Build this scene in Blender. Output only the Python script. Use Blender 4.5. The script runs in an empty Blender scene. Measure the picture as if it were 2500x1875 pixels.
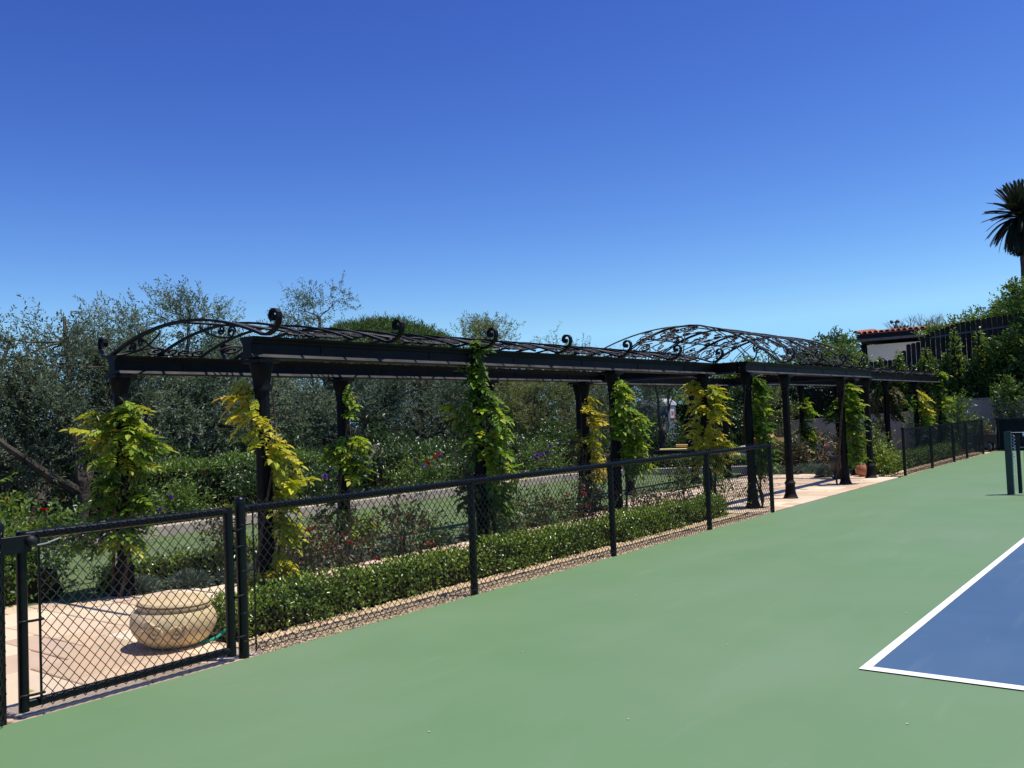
import bpy, math, random
import numpy as np
from mathutils import Vector, Matrix

random.seed(7)
RNG = np.random.default_rng(11)
sc = bpy.context.scene
COL = sc.collection

# ------------------------------------------------------------------ camera, sky, sun, exposure
cam_d = bpy.data.cameras.new('camera')
cam = bpy.data.objects.new('camera', cam_d)
COL.objects.link(cam)
cam_d.sensor_width = 36.0
cam_d.lens = 36.0 * 2215.45 / 2500.0
cam_d.clip_start = 0.05
cam_d.clip_end = 4000
R_ = Vector((0.7931656, 0.6076858, -0.0400785))
U_ = Vector((0.0562011, -0.0075084, 0.9983912))
F_ = Vector((-0.6064072, 0.7941421, 0.0401081))
cam.matrix_world = Matrix(((R_.x, U_.x, -F_.x, 0), (R_.y, U_.y, -F_.y, 0), (R_.z, U_.z, -F_.z, 1.625), (0, 0, 0, 1)))
sc.camera = cam

SUN_DIR = Vector((0.285, 0.205, 1.0)).normalized()          # towards the sun
SUN_EL = math.asin(SUN_DIR.z)
SUN_AZ = math.atan2(SUN_DIR.x, SUN_DIR.y)
world = bpy.data.worlds.new('World')
sc.world = world
world.use_nodes = True
wn = world.node_tree.nodes
sky = wn.new('ShaderNodeTexSky')
sky.sky_type = 'NISHITA'
sky.sun_disc = False
sky.sun_elevation = SUN_EL
sky.sun_rotation = SUN_AZ
sky.altitude = 0
sky.air_density = 1.0
sky.dust_density = 0.3
sky.ozone_density = 3.0
bg = wn['Background']
bg.inputs['Strength'].default_value = 0.13
# the deep saturated blue of the clear dry sky: one per-channel power curve over the whole dome
sep = wn.new('ShaderNodeSeparateColor'); comb = wn.new('ShaderNodeCombineColor')
wl_ = world.node_tree.links
wl_.new(sky.outputs[0], sep.inputs[0])
chan = {}
for ch, gain, ex in (('Red', 1.30, 1.87), ('Green', 1.37, 1.92), ('Blue', 1.25, 1.35)):
    a_ = wn.new('ShaderNodeMath'); a_.operation = 'MULTIPLY'; a_.inputs[1].default_value = .13
    p_ = wn.new('ShaderNodeMath'); p_.operation = 'POWER'; p_.inputs[1].default_value = ex
    g_ = wn.new('ShaderNodeMath'); g_.operation = 'MULTIPLY'; g_.inputs[1].default_value = gain / .13
    wl_.new(sep.outputs[ch], a_.inputs[0]); wl_.new(a_.outputs[0], p_.inputs[0]); wl_.new(p_.outputs[0], g_.inputs[0]); chan[ch] = g_.outputs[0]
def mth(op, a, k):
    q_ = wn.new('ShaderNodeMath'); q_.operation = op; wl_.new(a, q_.inputs[0])
    if isinstance(k, float): q_.inputs[1].default_value = k
    else: wl_.new(k, q_.inputs[1])
    return q_.outputs[0]
grn = mth('MINIMUM', chan['Green'], 5.3)                      # clear air: the horizon stays pale blue instead of turning cream
blu = mth('MAXIMUM', chan['Blue'], mth('MULTIPLY', grn, 1.5))
red = mth('MINIMUM', chan['Red'], mth('MULTIPLY', blu, .33))
wl_.new(red, comb.inputs['Red']); wl_.new(grn, comb.inputs['Green']); wl_.new(blu, comb.inputs['Blue'])
wl_.new(comb.outputs[0], bg.inputs['Color'])

sun_d = bpy.data.lights.new('sun', 'SUN')
sun_d.energy = 5.0
sun_d.angle = math.radians(0.5)
sun_d.color = (1.0, 0.95, 0.87)
sun = bpy.data.objects.new('sun', sun_d)
sun.rotation_euler = SUN_DIR.to_track_quat('Z', 'Y').to_euler()
sun.location = (20, 15, 60)
COL.objects.link(sun)

sc.view_settings.view_transform = 'Standard'
sc.view_settings.look = 'None'
sc.view_settings.gamma = 1.0
sc.view_settings.exposure = 0.0
sc.view_settings.use_curve_mapping = False
sc.cycles.max_bounces = 8
sc.cycles.transparent_max_bounces = 8

# ------------------------------------------------------------------ materials
def new_mat(name):
    m = bpy.data.materials.new(name)
    m.use_nodes = True
    return m, m.node_tree.nodes, m.node_tree.links

def mat_noise(name, c1, c2, scale=8, rough=0.6, spec=0.4, bump=0.0, bscale=None, metallic=0.0, detail=4, c3=None, scale3=0.6, objcol=False, coords='Object', anis=None):
    m, n, l = new_mat(name)
    b = n['Principled BSDF']
    tc = n.new('ShaderNodeTexCoord')
    src = tc.outputs[coords]
    if coords == 'World':
        pass
    if anis:
        mp = n.new('ShaderNodeMapping'); mp.inputs['Scale'].default_value = anis
        l.new(src, mp.inputs['Vector']); src = mp.outputs['Vector']
    t = n.new('ShaderNodeTexNoise'); t.inputs['Scale'].default_value = scale; t.inputs['Detail'].default_value = detail
    l.new(src, t.inputs['Vector'])
    r = n.new('ShaderNodeValToRGB')
    r.color_ramp.elements[0].position = 0.35; r.color_ramp.elements[1].position = 0.65
    r.color_ramp.elements[0].color = (*c1, 1); r.color_ramp.elements[1].color = (*c2, 1)
    l.new(t.outputs['Fac'], r.inputs['Fac'])
    out = r.outputs['Color']
    if c3:
        t3 = n.new('ShaderNodeTexNoise'); t3.inputs['Scale'].default_value = scale3; t3.inputs['Detail'].default_value = 3
        l.new(src, t3.inputs['Vector'])
        r3 = n.new('ShaderNodeValToRGB'); r3.color_ramp.elements[0].position = 0.45; r3.color_ramp.elements[1].position = 0.7
        l.new(t3.outputs['Fac'], r3.inputs['Fac'])
        mx = n.new('ShaderNodeMix'); mx.data_type = 'RGBA'
        l.new(r3.outputs['Color'], mx.inputs['Factor']); l.new(out, mx.inputs['A']); mx.inputs['B'].default_value = (*c3, 1)
        out = mx.outputs['Result']
    if objcol:
        oi = n.new('ShaderNodeObjectInfo')
        mx = n.new('ShaderNodeMix'); mx.data_type = 'RGBA'; mx.blend_type = 'MULTIPLY'; mx.inputs['Factor'].default_value = 1
        l.new(out, mx.inputs['A']); l.new(oi.outputs['Color'], mx.inputs['B'])
        out = mx.outputs['Result']
    l.new(out, b.inputs['Base Color'])
    b.inputs['Roughness'].default_value = rough
    b.inputs['Specular IOR Level'].default_value = spec
    b.inputs['Metallic'].default_value = metallic
    if bump:
        t2 = n.new('ShaderNodeTexNoise'); t2.inputs['Scale'].default_value = bscale or scale * 4; t2.inputs['Detail'].default_value = 5
        l.new(src, t2.inputs['Vector'])
        bp = n.new('ShaderNodeBump'); bp.inputs['Strength'].default_value = bump; bp.inputs['Distance'].default_value = 0.02
        l.new(t2.outputs['Fac'], bp.inputs['Height']); l.new(bp.outputs['Normal'], b.inputs['Normal'])
    return m

def mat_leaf(name, stops, trans=0.35, rough=0.45, spec=0.35, tcol=None, objcol=False):
    """leaf colour from the per-leaf 'tint' attribute (0..1) or from the object colour"""
    m, n, l = new_mat(name)
    b = n['Principled BSDF']; out = n['Material Output']
    at = n.new('ShaderNodeAttribute'); at.attribute_name = 'tint'
    r = n.new('ShaderNodeValToRGB')
    els = r.color_ramp.elements
    while len(els) < len(stops):
        els.new(0.5)
    for e, (p, c) in zip(els, stops):
        e.position = p; e.color = (*c, 1)
    l.new(at.outputs['Fac'], r.inputs['Fac'])
    col = r.outputs['Color']
    if objcol:
        oi = n.new('ShaderNodeObjectInfo')
        mx = n.new('ShaderNodeMix'); mx.data_type = 'RGBA'; mx.blend_type = 'MULTIPLY'; mx.inputs['Factor'].default_value = 1
        l.new(col, mx.inputs['A']); l.new(oi.outputs['Color'], mx.inputs['B']); col = mx.outputs['Result']
    l.new(col, b.inputs['Base Color'])
    b.inputs['Roughness'].default_value = rough
    b.inputs['Specular IOR Level'].default_value = spec
    tr = n.new('ShaderNodeBsdfTranslucent')
    g = n.new('ShaderNodeMix'); g.data_type = 'RGBA'; g.blend_type = 'MULTIPLY'; g.inputs['Factor'].default_value = 1
    l.new(col, g.inputs['A']); g.inputs['B'].default_value = (*(tcol or (1.3, 1.25, 0.6)), 1)
    l.new(g.outputs['Result'], tr.inputs['Color'])
    ms = n.new('ShaderNodeMixShader'); ms.inputs['Fac'].default_value = trans
    l.new(b.outputs[0], ms.inputs[1]); l.new(tr.outputs[0], ms.inputs[2]); l.new(ms.outputs[0], out.inputs['Surface'])
    return m

M = {}
M['vinyl'] = mat_noise('black_vinyl', (.0035, .0042, .0045), (.006, .007, .0075), 30, .34, .25)
def paint_sunlit_tops(m, col, lo=.35, hi=.8):  # paints upward faces lighter, standing in for sunlight on lips and rib tops
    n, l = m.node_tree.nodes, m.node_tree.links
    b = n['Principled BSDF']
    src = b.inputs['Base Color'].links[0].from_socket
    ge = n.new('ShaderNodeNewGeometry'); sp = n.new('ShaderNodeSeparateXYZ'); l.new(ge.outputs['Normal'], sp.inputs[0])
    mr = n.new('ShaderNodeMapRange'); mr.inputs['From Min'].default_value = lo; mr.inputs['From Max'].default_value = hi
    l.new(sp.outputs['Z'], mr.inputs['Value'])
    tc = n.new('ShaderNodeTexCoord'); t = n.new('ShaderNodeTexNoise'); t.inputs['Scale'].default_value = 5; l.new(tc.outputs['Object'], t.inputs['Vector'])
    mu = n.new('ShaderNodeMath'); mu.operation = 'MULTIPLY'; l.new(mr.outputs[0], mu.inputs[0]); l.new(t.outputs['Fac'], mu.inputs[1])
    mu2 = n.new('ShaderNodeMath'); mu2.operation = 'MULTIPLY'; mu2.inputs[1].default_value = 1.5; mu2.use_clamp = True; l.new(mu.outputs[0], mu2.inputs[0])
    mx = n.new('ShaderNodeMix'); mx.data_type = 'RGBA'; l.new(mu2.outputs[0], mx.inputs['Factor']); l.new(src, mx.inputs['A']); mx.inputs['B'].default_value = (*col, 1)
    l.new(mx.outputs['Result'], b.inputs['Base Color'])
M['wire'] = mat_noise('vinyl_wire', (.004, .0045, .005), (.007, .0075, .008), 60, .3, .65)
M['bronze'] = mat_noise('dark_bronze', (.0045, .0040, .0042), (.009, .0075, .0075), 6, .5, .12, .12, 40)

paint_sunlit_tops(M['bronze'], (.088, .083, .082))
M['green_court'] = mat_noise('court_green', (.128, .229, .098), (.140, .242, .106), 1.1, .7, .4, .06, 900, c3=(.150, .238, .116), scale3=.45)
b_ = M['green_court'].node_tree.nodes['Principled BSDF']; b_.inputs['Roughness'].default_value = .62
def scuffs(m, amt=.10):
    n, l = m.node_tree.nodes, m.node_tree.links
    b = n['Principled BSDF']; src = b.inputs['Base Color'].links[0].from_socket
    tc = n.new('ShaderNodeTexCoord')
    fac = None
    for sc_, lo, hi, an in ((.9, .52, .75, (1, .25, 1)), (7, .60, .78, (1, .12, 1)), (60, .66, .74, (1, 1, 1))):
        mp = n.new('ShaderNodeMapping'); mp.inputs['Scale'].default_value = an; mp.inputs['Rotation'].default_value = (0, 0, .5)
        t = n.new('ShaderNodeTexNoise'); t.inputs['Scale'].default_value = sc_; t.inputs['Detail'].default_value = 5
        l.new(tc.outputs['Object'], mp.inputs['Vector']); l.new(mp.outputs['Vector'], t.inputs['Vector'])
        mr = n.new('ShaderNodeMapRange'); mr.inputs['From Min'].default_value = lo; mr.inputs['From Max'].default_value = hi; mr.inputs['To Max'].default_value = amt
        l.new(t.outputs['Fac'], mr.inputs['Value'])
        if fac is None: fac = mr.outputs[0]
        else:
            ad = n.new('ShaderNodeMath'); ad.operation = 'ADD'; l.new(fac, ad.inputs[0]); l.new(mr.outputs[0], ad.inputs[1]); fac = ad.outputs[0]
    mx = n.new('ShaderNodeMix'); mx.data_type = 'RGBA'; l.new(fac, mx.inputs['Factor']); l.new(src, mx.inputs['A']); mx.inputs['B'].default_value = (.42, .46, .40, 1)
    l.new(mx.outputs['Result'], b.inputs['Base Color'])
scuffs(M['green_court'], .07)
M['blue_court'] = mat_noise('court_blue', (.042, .103, .196), (.049, .113, .210), 1.5, .75, .3, .06, 900, c3=(.056, .114, .204), scale3=.4)
scuffs(M['blue_court'], .06)
M['line_paint'] = mat_noise('line_paint', (.80, .80, .78), (.86, .86, .84), 5, .7, .3, .05, 400)
M['soil'] = mat_noise('soil', (.045, .034, .022), (.085, .065, .042), 3, .95, .1, .6, 30)
M['grass'] = mat_noise('lawn_grass', (.13, .195, .070), (.175, .24, .095), 30, .8, .2, .8, 160, c3=(.15, .195, .085), scale3=1.3, anis=(2.2, .35, 1))
M['mortar'] = mat_noise('mortar', (.40, .30, .20), (.48, .36, .25), 20, .9, .2, .3, 90)
M['paver'] = mat_noise('flagstone', (.90, .89, .88), (1.0, 1.0, 1.0), 2.2, .75, .3, .2, 40, c3=(1.0, .95, .88), scale3=1.6, objcol=True, coords='Object', anis=(1, 2.2, 1))
M['stucco'] = mat_noise('stucco', (.60, .42, .27), (.68, .50, .33), 2, .9, .15, .5, 70)
M['curb'] = mat_noise('curb_stone', (.43, .35, .27), (.52, .43, .34), 2.5, .85, .2, .3, 50)
M['housewall'] = mat_noise('house_stucco', (.80, .73, .60), (.84, .77, .64), 1, .9, .15, .3, 40)
M['tile'] = mat_noise('terracotta_tile', (.42, .13, .07), (.58, .22, .12), 6, .75, .25, .2, 40, objcol=True)
M['darkwood'] = mat_noise('dark_fence_wood', (.030, .020, .018), (.055, .036, .031), 4, .8, .2, .4, 20, anis=(6, 6, .6), objcol=True)
M['gutter'] = mat_noise('gutter_paint', (.10, .10, .11), (.13, .13, .14), 5, .5, .4)
M['pot'] = mat_noise('cast_sandstone', (.57, .43, .23), (.66, .51, .30), 4, .85, .2, .3, 60)
M['hose'] = mat_noise('green_hose', (.01, .30, .19), (.015, .36, .23), 8, .4, .5)
M['terracotta'] = mat_noise('terracotta', (.36, .13, .075), (.44, .17, .10), 6, .8, .2, .2, 40)
M['blackpot'] = mat_noise('dark_glazed_pot', (.012, .012, .013), (.03, .03, .03), 6, .35, .5)
M['bark'] = mat_noise('olive_bark', (.028, .023, .018), (.09, .073, .056), 9, .9, .15, .9, 25, c3=(.15, .125, .095), scale3=2.0)
M['palebark'] = mat_noise('pale_bark', (.14, .11, .08), (.28, .23, .18), 8, .9, .15, .8, 25)
M['vinewood'] = mat_noise('vine_wood', (.05, .035, .025), (.11, .08, .055), 12, .9, .1, .8, 30)
M['cane'] = mat_noise('rose_cane', (.05, .05, .02), (.10, .06, .03), 12, .7, .3)
M['core'] = mat_noise('dark_core', (.018, .020, .010), (.035, .035, .016), 12, .95, .1, .9, 25)
M['gravel'] = mat_noise('pea_gravel', (.46, .33, .18), (.74, .57, .36), 25, .9, .2)
M['net'] = mat_noise('net_cord', (.012, .014, .014), (.02, .022, .022), 20, .7, .3)
M['netpost'] = mat_noise('dark_green_post', (.008, .026, .024), (.012, .034, .031), 10, .4, .5)
M['white_cloth'] = mat_noise('white_band', (.68, .72, .74), (.78, .80, .80), 6, .8, .2)
M['windscreen'] = mat_noise('windscreen', (.010, .014, .020), (.016, .020, .028), 6, .85, .15, .2, 30)
M['plastic_blue'] = mat_noise('blue_grey_plastic', (.06, .11, .17), (.075, .13, .195), 3, .5, .4)
M['plastic_white'] = mat_noise('white_plastic', (.66, .67, .68), (.74, .75, .76), 3, .5, .4)
M['roof_plastic'], n_, l_ = new_mat('translucent_white_plastic')
b_ = n_['Principled BSDF']; b_.inputs['Base Color'].default_value = (.78, .79, .8, 1); b_.inputs['Roughness'].default_value = .45
tr0 = n_.new('ShaderNodeBsdfTranslucent'); tr0.inputs['Color'].default_value = (.85, .86, .88, 1)
ms0 = n_.new('ShaderNodeMixShader'); ms0.inputs['Fac'].default_value = .45
l_.new(b_.outputs[0], ms0.inputs[1]); l_.new(tr0.outputs[0], ms0.inputs[2]); l_.new(ms0.outputs[0], n_['Material Output'].inputs['Surface'])
M['plastic_grey'] = mat_noise('grey_blue_plastic', (.16, .20, .24), (.19, .23, .27), 3, .5, .4)
M['sticker_red'] = mat_noise('red_print', (.42, .03, .03), (.5, .05, .04), 8, .6, .3)
M['cardboard'] = mat_noise('cardboard', (.40, .24, .11), (.47, .29, .14), 3, .9, .15)
M['sack'] = mat_noise('pale_sack', (.58, .53, .46), (.70, .65, .57), 5, .9, .15, .4, 20)
M['brick'] = mat_noise('red_brick', (.26, .10, .07), (.36, .15, .10), 8, .9, .15, .3, 30)
M['yellow'] = mat_noise('yellow_board', (.62, .52, .16), (.70, .60, .22), 4, .6, .3)
M['orange'] = mat_noise('orange_board', (.55, .33, .10), (.62, .38, .13), 4, .6, .3)
M['rubber'] = mat_noise('dark_rubber', (.012, .012, .013), (.022, .022, .023), 6, .6, .35)
M['greymetal'] = mat_noise('grey_metal', (.35, .36, .37), (.45, .46, .47), 6, .45, .5, metallic=.4)
M['palmtrunk'] = mat_noise('palm_bark', (.07, .055, .045), (.15, .12, .095), 5, .95, .1, .9, 14)
M['bounce_pale'] = mat_noise('pale_bounce_sheet', (.58, .55, .50), (.66, .63, .58), 2, .9, .2)  # colour of the added sheet that bounces light at the house
M['road'] = mat_noise('asphalt', (.04, .04, .042), (.06, .06, .06), 20, .9, .2)

M['leaf_olive'] = mat_leaf('olive_leaf', [(0, (.060, .095, .062)), (.45, (.115, .155, .108)), (.8, (.21, .25, .19)), (1, (.32, .36, .28))], .36, .5, .3, (1.0, 1.1, .65), objcol=True)
M['leaf_olive2'] = mat_leaf('airy_leaf', [(0, (.08, .11, .05)), (.5, (.14, .18, .08)), (1, (.26, .29, .14))], .36, .5, .3, objcol=True)
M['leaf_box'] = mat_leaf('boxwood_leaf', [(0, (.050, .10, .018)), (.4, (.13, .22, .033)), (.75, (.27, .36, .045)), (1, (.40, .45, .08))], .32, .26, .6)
M['leaf_dark'] = mat_leaf('dark_leaf', [(0, (.026, .056, .020)), (.5, (.048, .092, .028)), (1, (.10, .165, .042))], .25, .32, .5)
M['leaf_mid'] = mat_leaf('green_leaf', [(0, (.055, .115, .025)), (.5, (.10, .18, .036)), (1, (.22, .30, .06))], .34, .35, .45)
M['leaf_bright'] = mat_leaf('bright_leaf', [(0, (.08, .15, .025)), (.5, (.16, .24, .035)), (1, (.30, .34, .06))], .35, .38, .4)
M['leaf_rose'] = mat_leaf('rose_leaf', [(0, (.035, .055, .026)), (.4, (.075, .10, .042)), (.7, (.16, .085, .045)), (1, (.24, .095, .05))], .25, .4, .45)
M['leaf_rosegreen'] = mat_leaf('rose_leaf_green', [(0, (.05, .085, .03)), (.5, (.11, .16, .045)), (.9, (.22, .23, .06)), (1, (.28, .18, .06))], .3, .4, .45)
M['leaf_lav'] = mat_leaf('lavender_leaf', [(0, (.09, .13, .09)), (.5, (.15, .195, .14)), (1, (.25, .29, .22))], .15, .6, .25, (1, 1.1, .8))
M['leaf_pine'] = mat_leaf('pine_needle', [(0, (.055, .105, .03)), (.5, (.09, .16, .042)), (1, (.15, .23, .06))], .2, .5, .3)
M['leaf_palm'] = mat_leaf('palm_leaf', [(0, (.022, .032, .018)), (.5, (.035, .050, .026)), (1, (.06, .075, .04))], .12, .35, .5)
M['leaf_vine'] = mat_leaf('wisteria_leaf', [(0, (.65, .65, .65)), (1, (1, 1, 1))], .36, .5, .25, (1.1, 1.15, .4), objcol=True)
M['leaf_vinefill'] = mat_leaf('wisteria_inner_leaf', [(0, (.07, .11, .018)), (.5, (.14, .18, .028)), (1, (.27, .27, .04))], .35, .38, .4)
M['leaf_vinefill_y'] = mat_leaf('wisteria_inner_yellow', [(0, (.15, .16, .025)), (.5, (.36, .35, .04)), (1, (.56, .51, .07))], .35, .38, .4)
M['bloom_red'] = mat_leaf('red_petal', [(0, (.28, .010, .02)), (1, (.50, .022, .035))], .25, .5, .3, (1.2, .5, .5))
M['bloom_pink'] = mat_leaf('pink_petal', [(0, (.55, .05, .12)), (1, (.7, .18, .22))], .25, .5, .3, (1.2, .6, .6))
M['bloom_white'] = mat_leaf('white_petal', [(0, (.62, .55, .45)), (1, (.75, .72, .62))], .25, .5, .3, (1, 1, .9))
M['bloom_peach'] = mat_leaf('peach_petal', [(0, (.62, .22, .12)), (1, (.72, .36, .22))], .25, .5, .3, (1.1, .8, .6))
M['bloom_purple'] = mat_leaf('purple_petal', [(0, (.10, .02, .28)), (1, (.20, .05, .42))], .25, .5, .3, (1, .6, 1.1))
M['tuft'] = mat_leaf('grass_blade', [(0, (.13, .19, .06)), (1, (.22, .28, .10))], .3, .6, .2)

# ------------------------------------------------------------------ builders
class MB:
    def __init__(self):
        self.v = []; self.f = []
    def add(self, v, f):
        o = len(self.v)
        self.v.extend([tuple(p) for p in v])
        self.f.extend([tuple(i + o for i in q) for q in f])
    def box(self, c, s, rz=0.0, taper=1.0):
        hx, hy, hz = s[0] / 2, s[1] / 2, s[2] / 2
        co, si = math.cos(rz), math.sin(rz)
        vs = []
        for z, t in ((-hz, 1.0), (hz, taper)):
            for x, y in ((-hx, -hy), (hx, -hy), (hx, hy), (-hx, hy)):
                x2, y2 = x * t, y * t
                vs.append((c[0] + x2 * co - y2 * si, c[1] + x2 * si + y2 * co, c[2] + z))
        self.add(vs, [(3, 2, 1, 0), (4, 5, 6, 7), (0, 1, 5, 4), (1, 2, 6, 5), (2, 3, 7, 6), (3, 0, 4, 7)])
        return self
    def slab(self, c, s, rz=0.0, b=0.01):
        """box whose top edge is chamfered by b"""
        hx, hy = s[0] / 2, s[1] / 2
        co, si = math.cos(rz), math.sin(rz)
        vs = []
        for z, i in ((c[2] - s[2], 0), (c[2] - b, 0), (c[2], b)):
            for x, y in ((-hx + i, -hy + i), (hx - i, -hy + i), (hx - i, hy - i), (-hx + i, hy - i)):
                vs.append((c[0] + x * co - y * si, c[1] + x * si + y * co, z))
        fs = [(8, 9, 10, 11)]
        for k in (0, 4):
            for j in range(4):
                fs.append((k + j, k + (j + 1) % 4, k + 4 + (j + 1) % 4, k + 4 + j))
        self.add(vs, fs)
        return self
    def tube(self, path, r, sides=6, cap=True, flat=None):
        """tube along path; r number or list; flat=(w,t,axis) -> rectangular bar with width along axis"""
        P = [Vector(p) for p in path]
        n = len(P)
        rs = r if isinstance(r, (list, tuple)) else [r] * n
        T = []
        for i in range(n):
            a = P[max(0, i - 1)]; b = P[min(n - 1, i + 1)]
            t = (b - a)
            T.append(t.normalized() if t.length > 1e-9 else Vector((0, 0, 1)))
        vs = []; fs = []
        if flat:
            w, th, ax = flat
            ax = Vector(ax).normalized()
            for i in range(n):
                nn = T[i].cross(ax)
                nn = nn.normalized() if nn.length > 1e-6 else Vector((0, 0, 1))
                for a, b in ((-1, -1), (1, -1), (1, 1), (-1, 1)):
                    vs.append(P[i] + ax * (a * w / 2) + nn * (b * th / 2))
            sides = 4
        else:
            up = Vector((0, 0, 1)) if abs(T[0].z) < .9 else Vector((1, 0, 0))
            nv = (up - T[0] * up.dot(T[0])).normalized()
            for i in range(n):
                nv = (nv - T[i] * nv.dot(T[i]))
                nv = nv.normalized() if nv.length > 1e-6 else T[i].orthogonal().normalized()
                bv = T[i].cross(nv)
                for k in range(sides):
                    a = 2 * math.pi * k / sides
                    vs.append(P[i] + (nv * math.cos(a) + bv * math.sin(a)) * rs[i])
        for i in range(n - 1):
            for k in range(sides):
                k2 = (k + 1) % sides
                fs.append((i * sides + k, i * sides + k2, (i + 1) * sides + k2, (i + 1) * sides + k))
        if cap:
            fs.append(tuple(range(sides - 1, -1, -1)))
            fs.append(tuple((n - 1) * sides + k for k in range(sides)))
        self.add(vs, fs)
        return self
    def lathe(self, prof, c=(0, 0, 0), seg=16, tilt=None):
        vs = []; fs = []
        n = len(prof)
        for r, z in prof:
            for k in range(seg):
                a = 2 * math.pi * k / seg
                vs.append(Vector((r * math.cos(a), r * math.sin(a), z)))
        for i in range(n - 1):
            for k in range(seg):
                k2 = (k + 1) % seg
                fs.append((i * seg + k, i * seg + k2, (i + 1) * seg + k2, (i + 1) * seg + k))
        fs.append(tuple(range(seg - 1, -1, -1)))
        fs.append(tuple((n - 1) * seg + k for k in range(seg)))
        if tilt is not None:
            vs = [tilt @ v for v in vs]
        self.add([v + Vector(c) for v in vs], fs)
        return self
    def prism(self, poly, a, b, mapf):
        """extrude 2D poly from a to b; mapf(u,v,t)->xyz"""
        n = len(poly)
        vs = [mapf(u, v, a) for u, v in poly] + [mapf(u, v, b) for u, v in poly]
        fs = [tuple(range(n - 1, -1, -1)), tuple(range(n, 2 * n))]
        for i in range(n):
            j = (i + 1) % n
            fs.append((i, j, n + j, n + i))
        self.add(vs, fs)
        return self
    def sheet(self, pts, z):
        self.add([(x, y, z) for x, y in pts], [tuple(range(len(pts)))])
        return self
    def mesh(self, name, mat=None, smooth=False):
        me = bpy.data.meshes.new(name)
        me.from_pydata(self.v, [], self.f)
        if mat is not None:
            me.materials.append(mat)
        if smooth:
            me.polygons.foreach_set('use_smooth', [True] * len(me.polygons))
        me.update()
        return me
    def build(self, name, mat, parent=None, smooth=False, kind=None, loc=None, fix=True):
        me = self.mesh(name, mat, smooth)
        if fix:
            import bmesh
            bm = bmesh.new(); bm.from_mesh(me); bmesh.ops.recalc_face_normals(bm, faces=bm.faces); bm.to_mesh(me); bm.free()
        if smooth:
            try:
                me.set_sharp_from_angle(angle=math.radians(40))
            except Exception:
                pass
        return link(name, me, parent, kind, loc)

def link(name, me, parent=None, kind=None, loc=None):
    o = bpy.data.objects.new(name, me)
    COL.objects.link(o)
    if parent is not None:
        o.parent = parent
    if loc is not None:
        o.location = loc
    if kind:
        o['kind'] = kind
    return o

def thing(name, label, cat, loc=(0, 0, 0), group=None):
    o = bpy.data.objects.new(name, None)
    o.empty_display_size = .1
    COL.objects.link(o)
    o.location = loc
    o['label'] = label; o['category'] = cat
    if group:
        o['group'] = group
    return o

def tag(o, label, cat, group=None):
    o['label'] = label; o['category'] = cat
    if group:
        o['group'] = group
    return o

def copy_part(src, parent, loc=None, mw=None, color=None):
    o = src.copy(); COL.objects.link(o); o.parent = parent
    if loc is not None: o.location = loc
    if mw is not None: o.matrix_local = mw
    if color is not None: o.color = color
    return o

def local(parent, p):
    return Vector(p) - parent.location

def rnd(n=None):
    return RNG.random(n)

def unit(a):
    return a / np.maximum(np.linalg.norm(a, axis=-1, keepdims=True), 1e-9)

def leaves_mesh(name, P, D, L, W, tint, mat, fold=0.25, nrm=None):
    """one four-cornered folded leaf per row of P, pointing along D"""
    n = len(P)
    D = unit(D)
    if nrm is None:
        nrm = unit(RNG.normal(size=(n, 3)) * .8 + np.array([.25, .1, 1.0]))
    S = unit(np.cross(D, nrm))
    N = np.cross(S, D)
    L = np.broadcast_to(np.asarray(L, float).reshape(-1, 1), (n, 1)); W = np.broadcast_to(np.asarray(W, float).reshape(-1, 1), (n, 1))
    mid = P + D * L * .48
    V = np.empty((n, 4, 3))
    V[:, 0] = P
    V[:, 1] = mid + S * W / 2 + N * W * fold
    V[:, 2] = P + D * L - N * L * .08
    V[:, 3] = mid - S * W / 2 + N * W * fold
    me = bpy.data.meshes.new(name)
    me.vertices.add(n * 4); me.loops.add(n * 6); me.polygons.add(n * 2)
    me.vertices.foreach_set('co', V.reshape(-1).astype(np.float32))
    b = (np.arange(n) * 4)[:, None]
    idx = (b + np.array([[0, 1, 2, 0, 2, 3]])).reshape(-1)
    me.loops.foreach_set('vertex_index', idx.astype(np.int32))
    me.polygons.foreach_set('loop_start', (np.arange(n * 2) * 3).astype(np.int32))
    me.polygons.foreach_set('loop_total', np.full(n * 2, 3, np.int32))
    at = me.attributes.new('tint', 'FLOAT', 'POINT')
    at.data.foreach_set('value', np.repeat(np.clip(tint, 0, 1), 4).astype(np.float32))
    me.materials.append(mat)
    me.update(calc_edges=True)
    me.validate()
    return me

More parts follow.
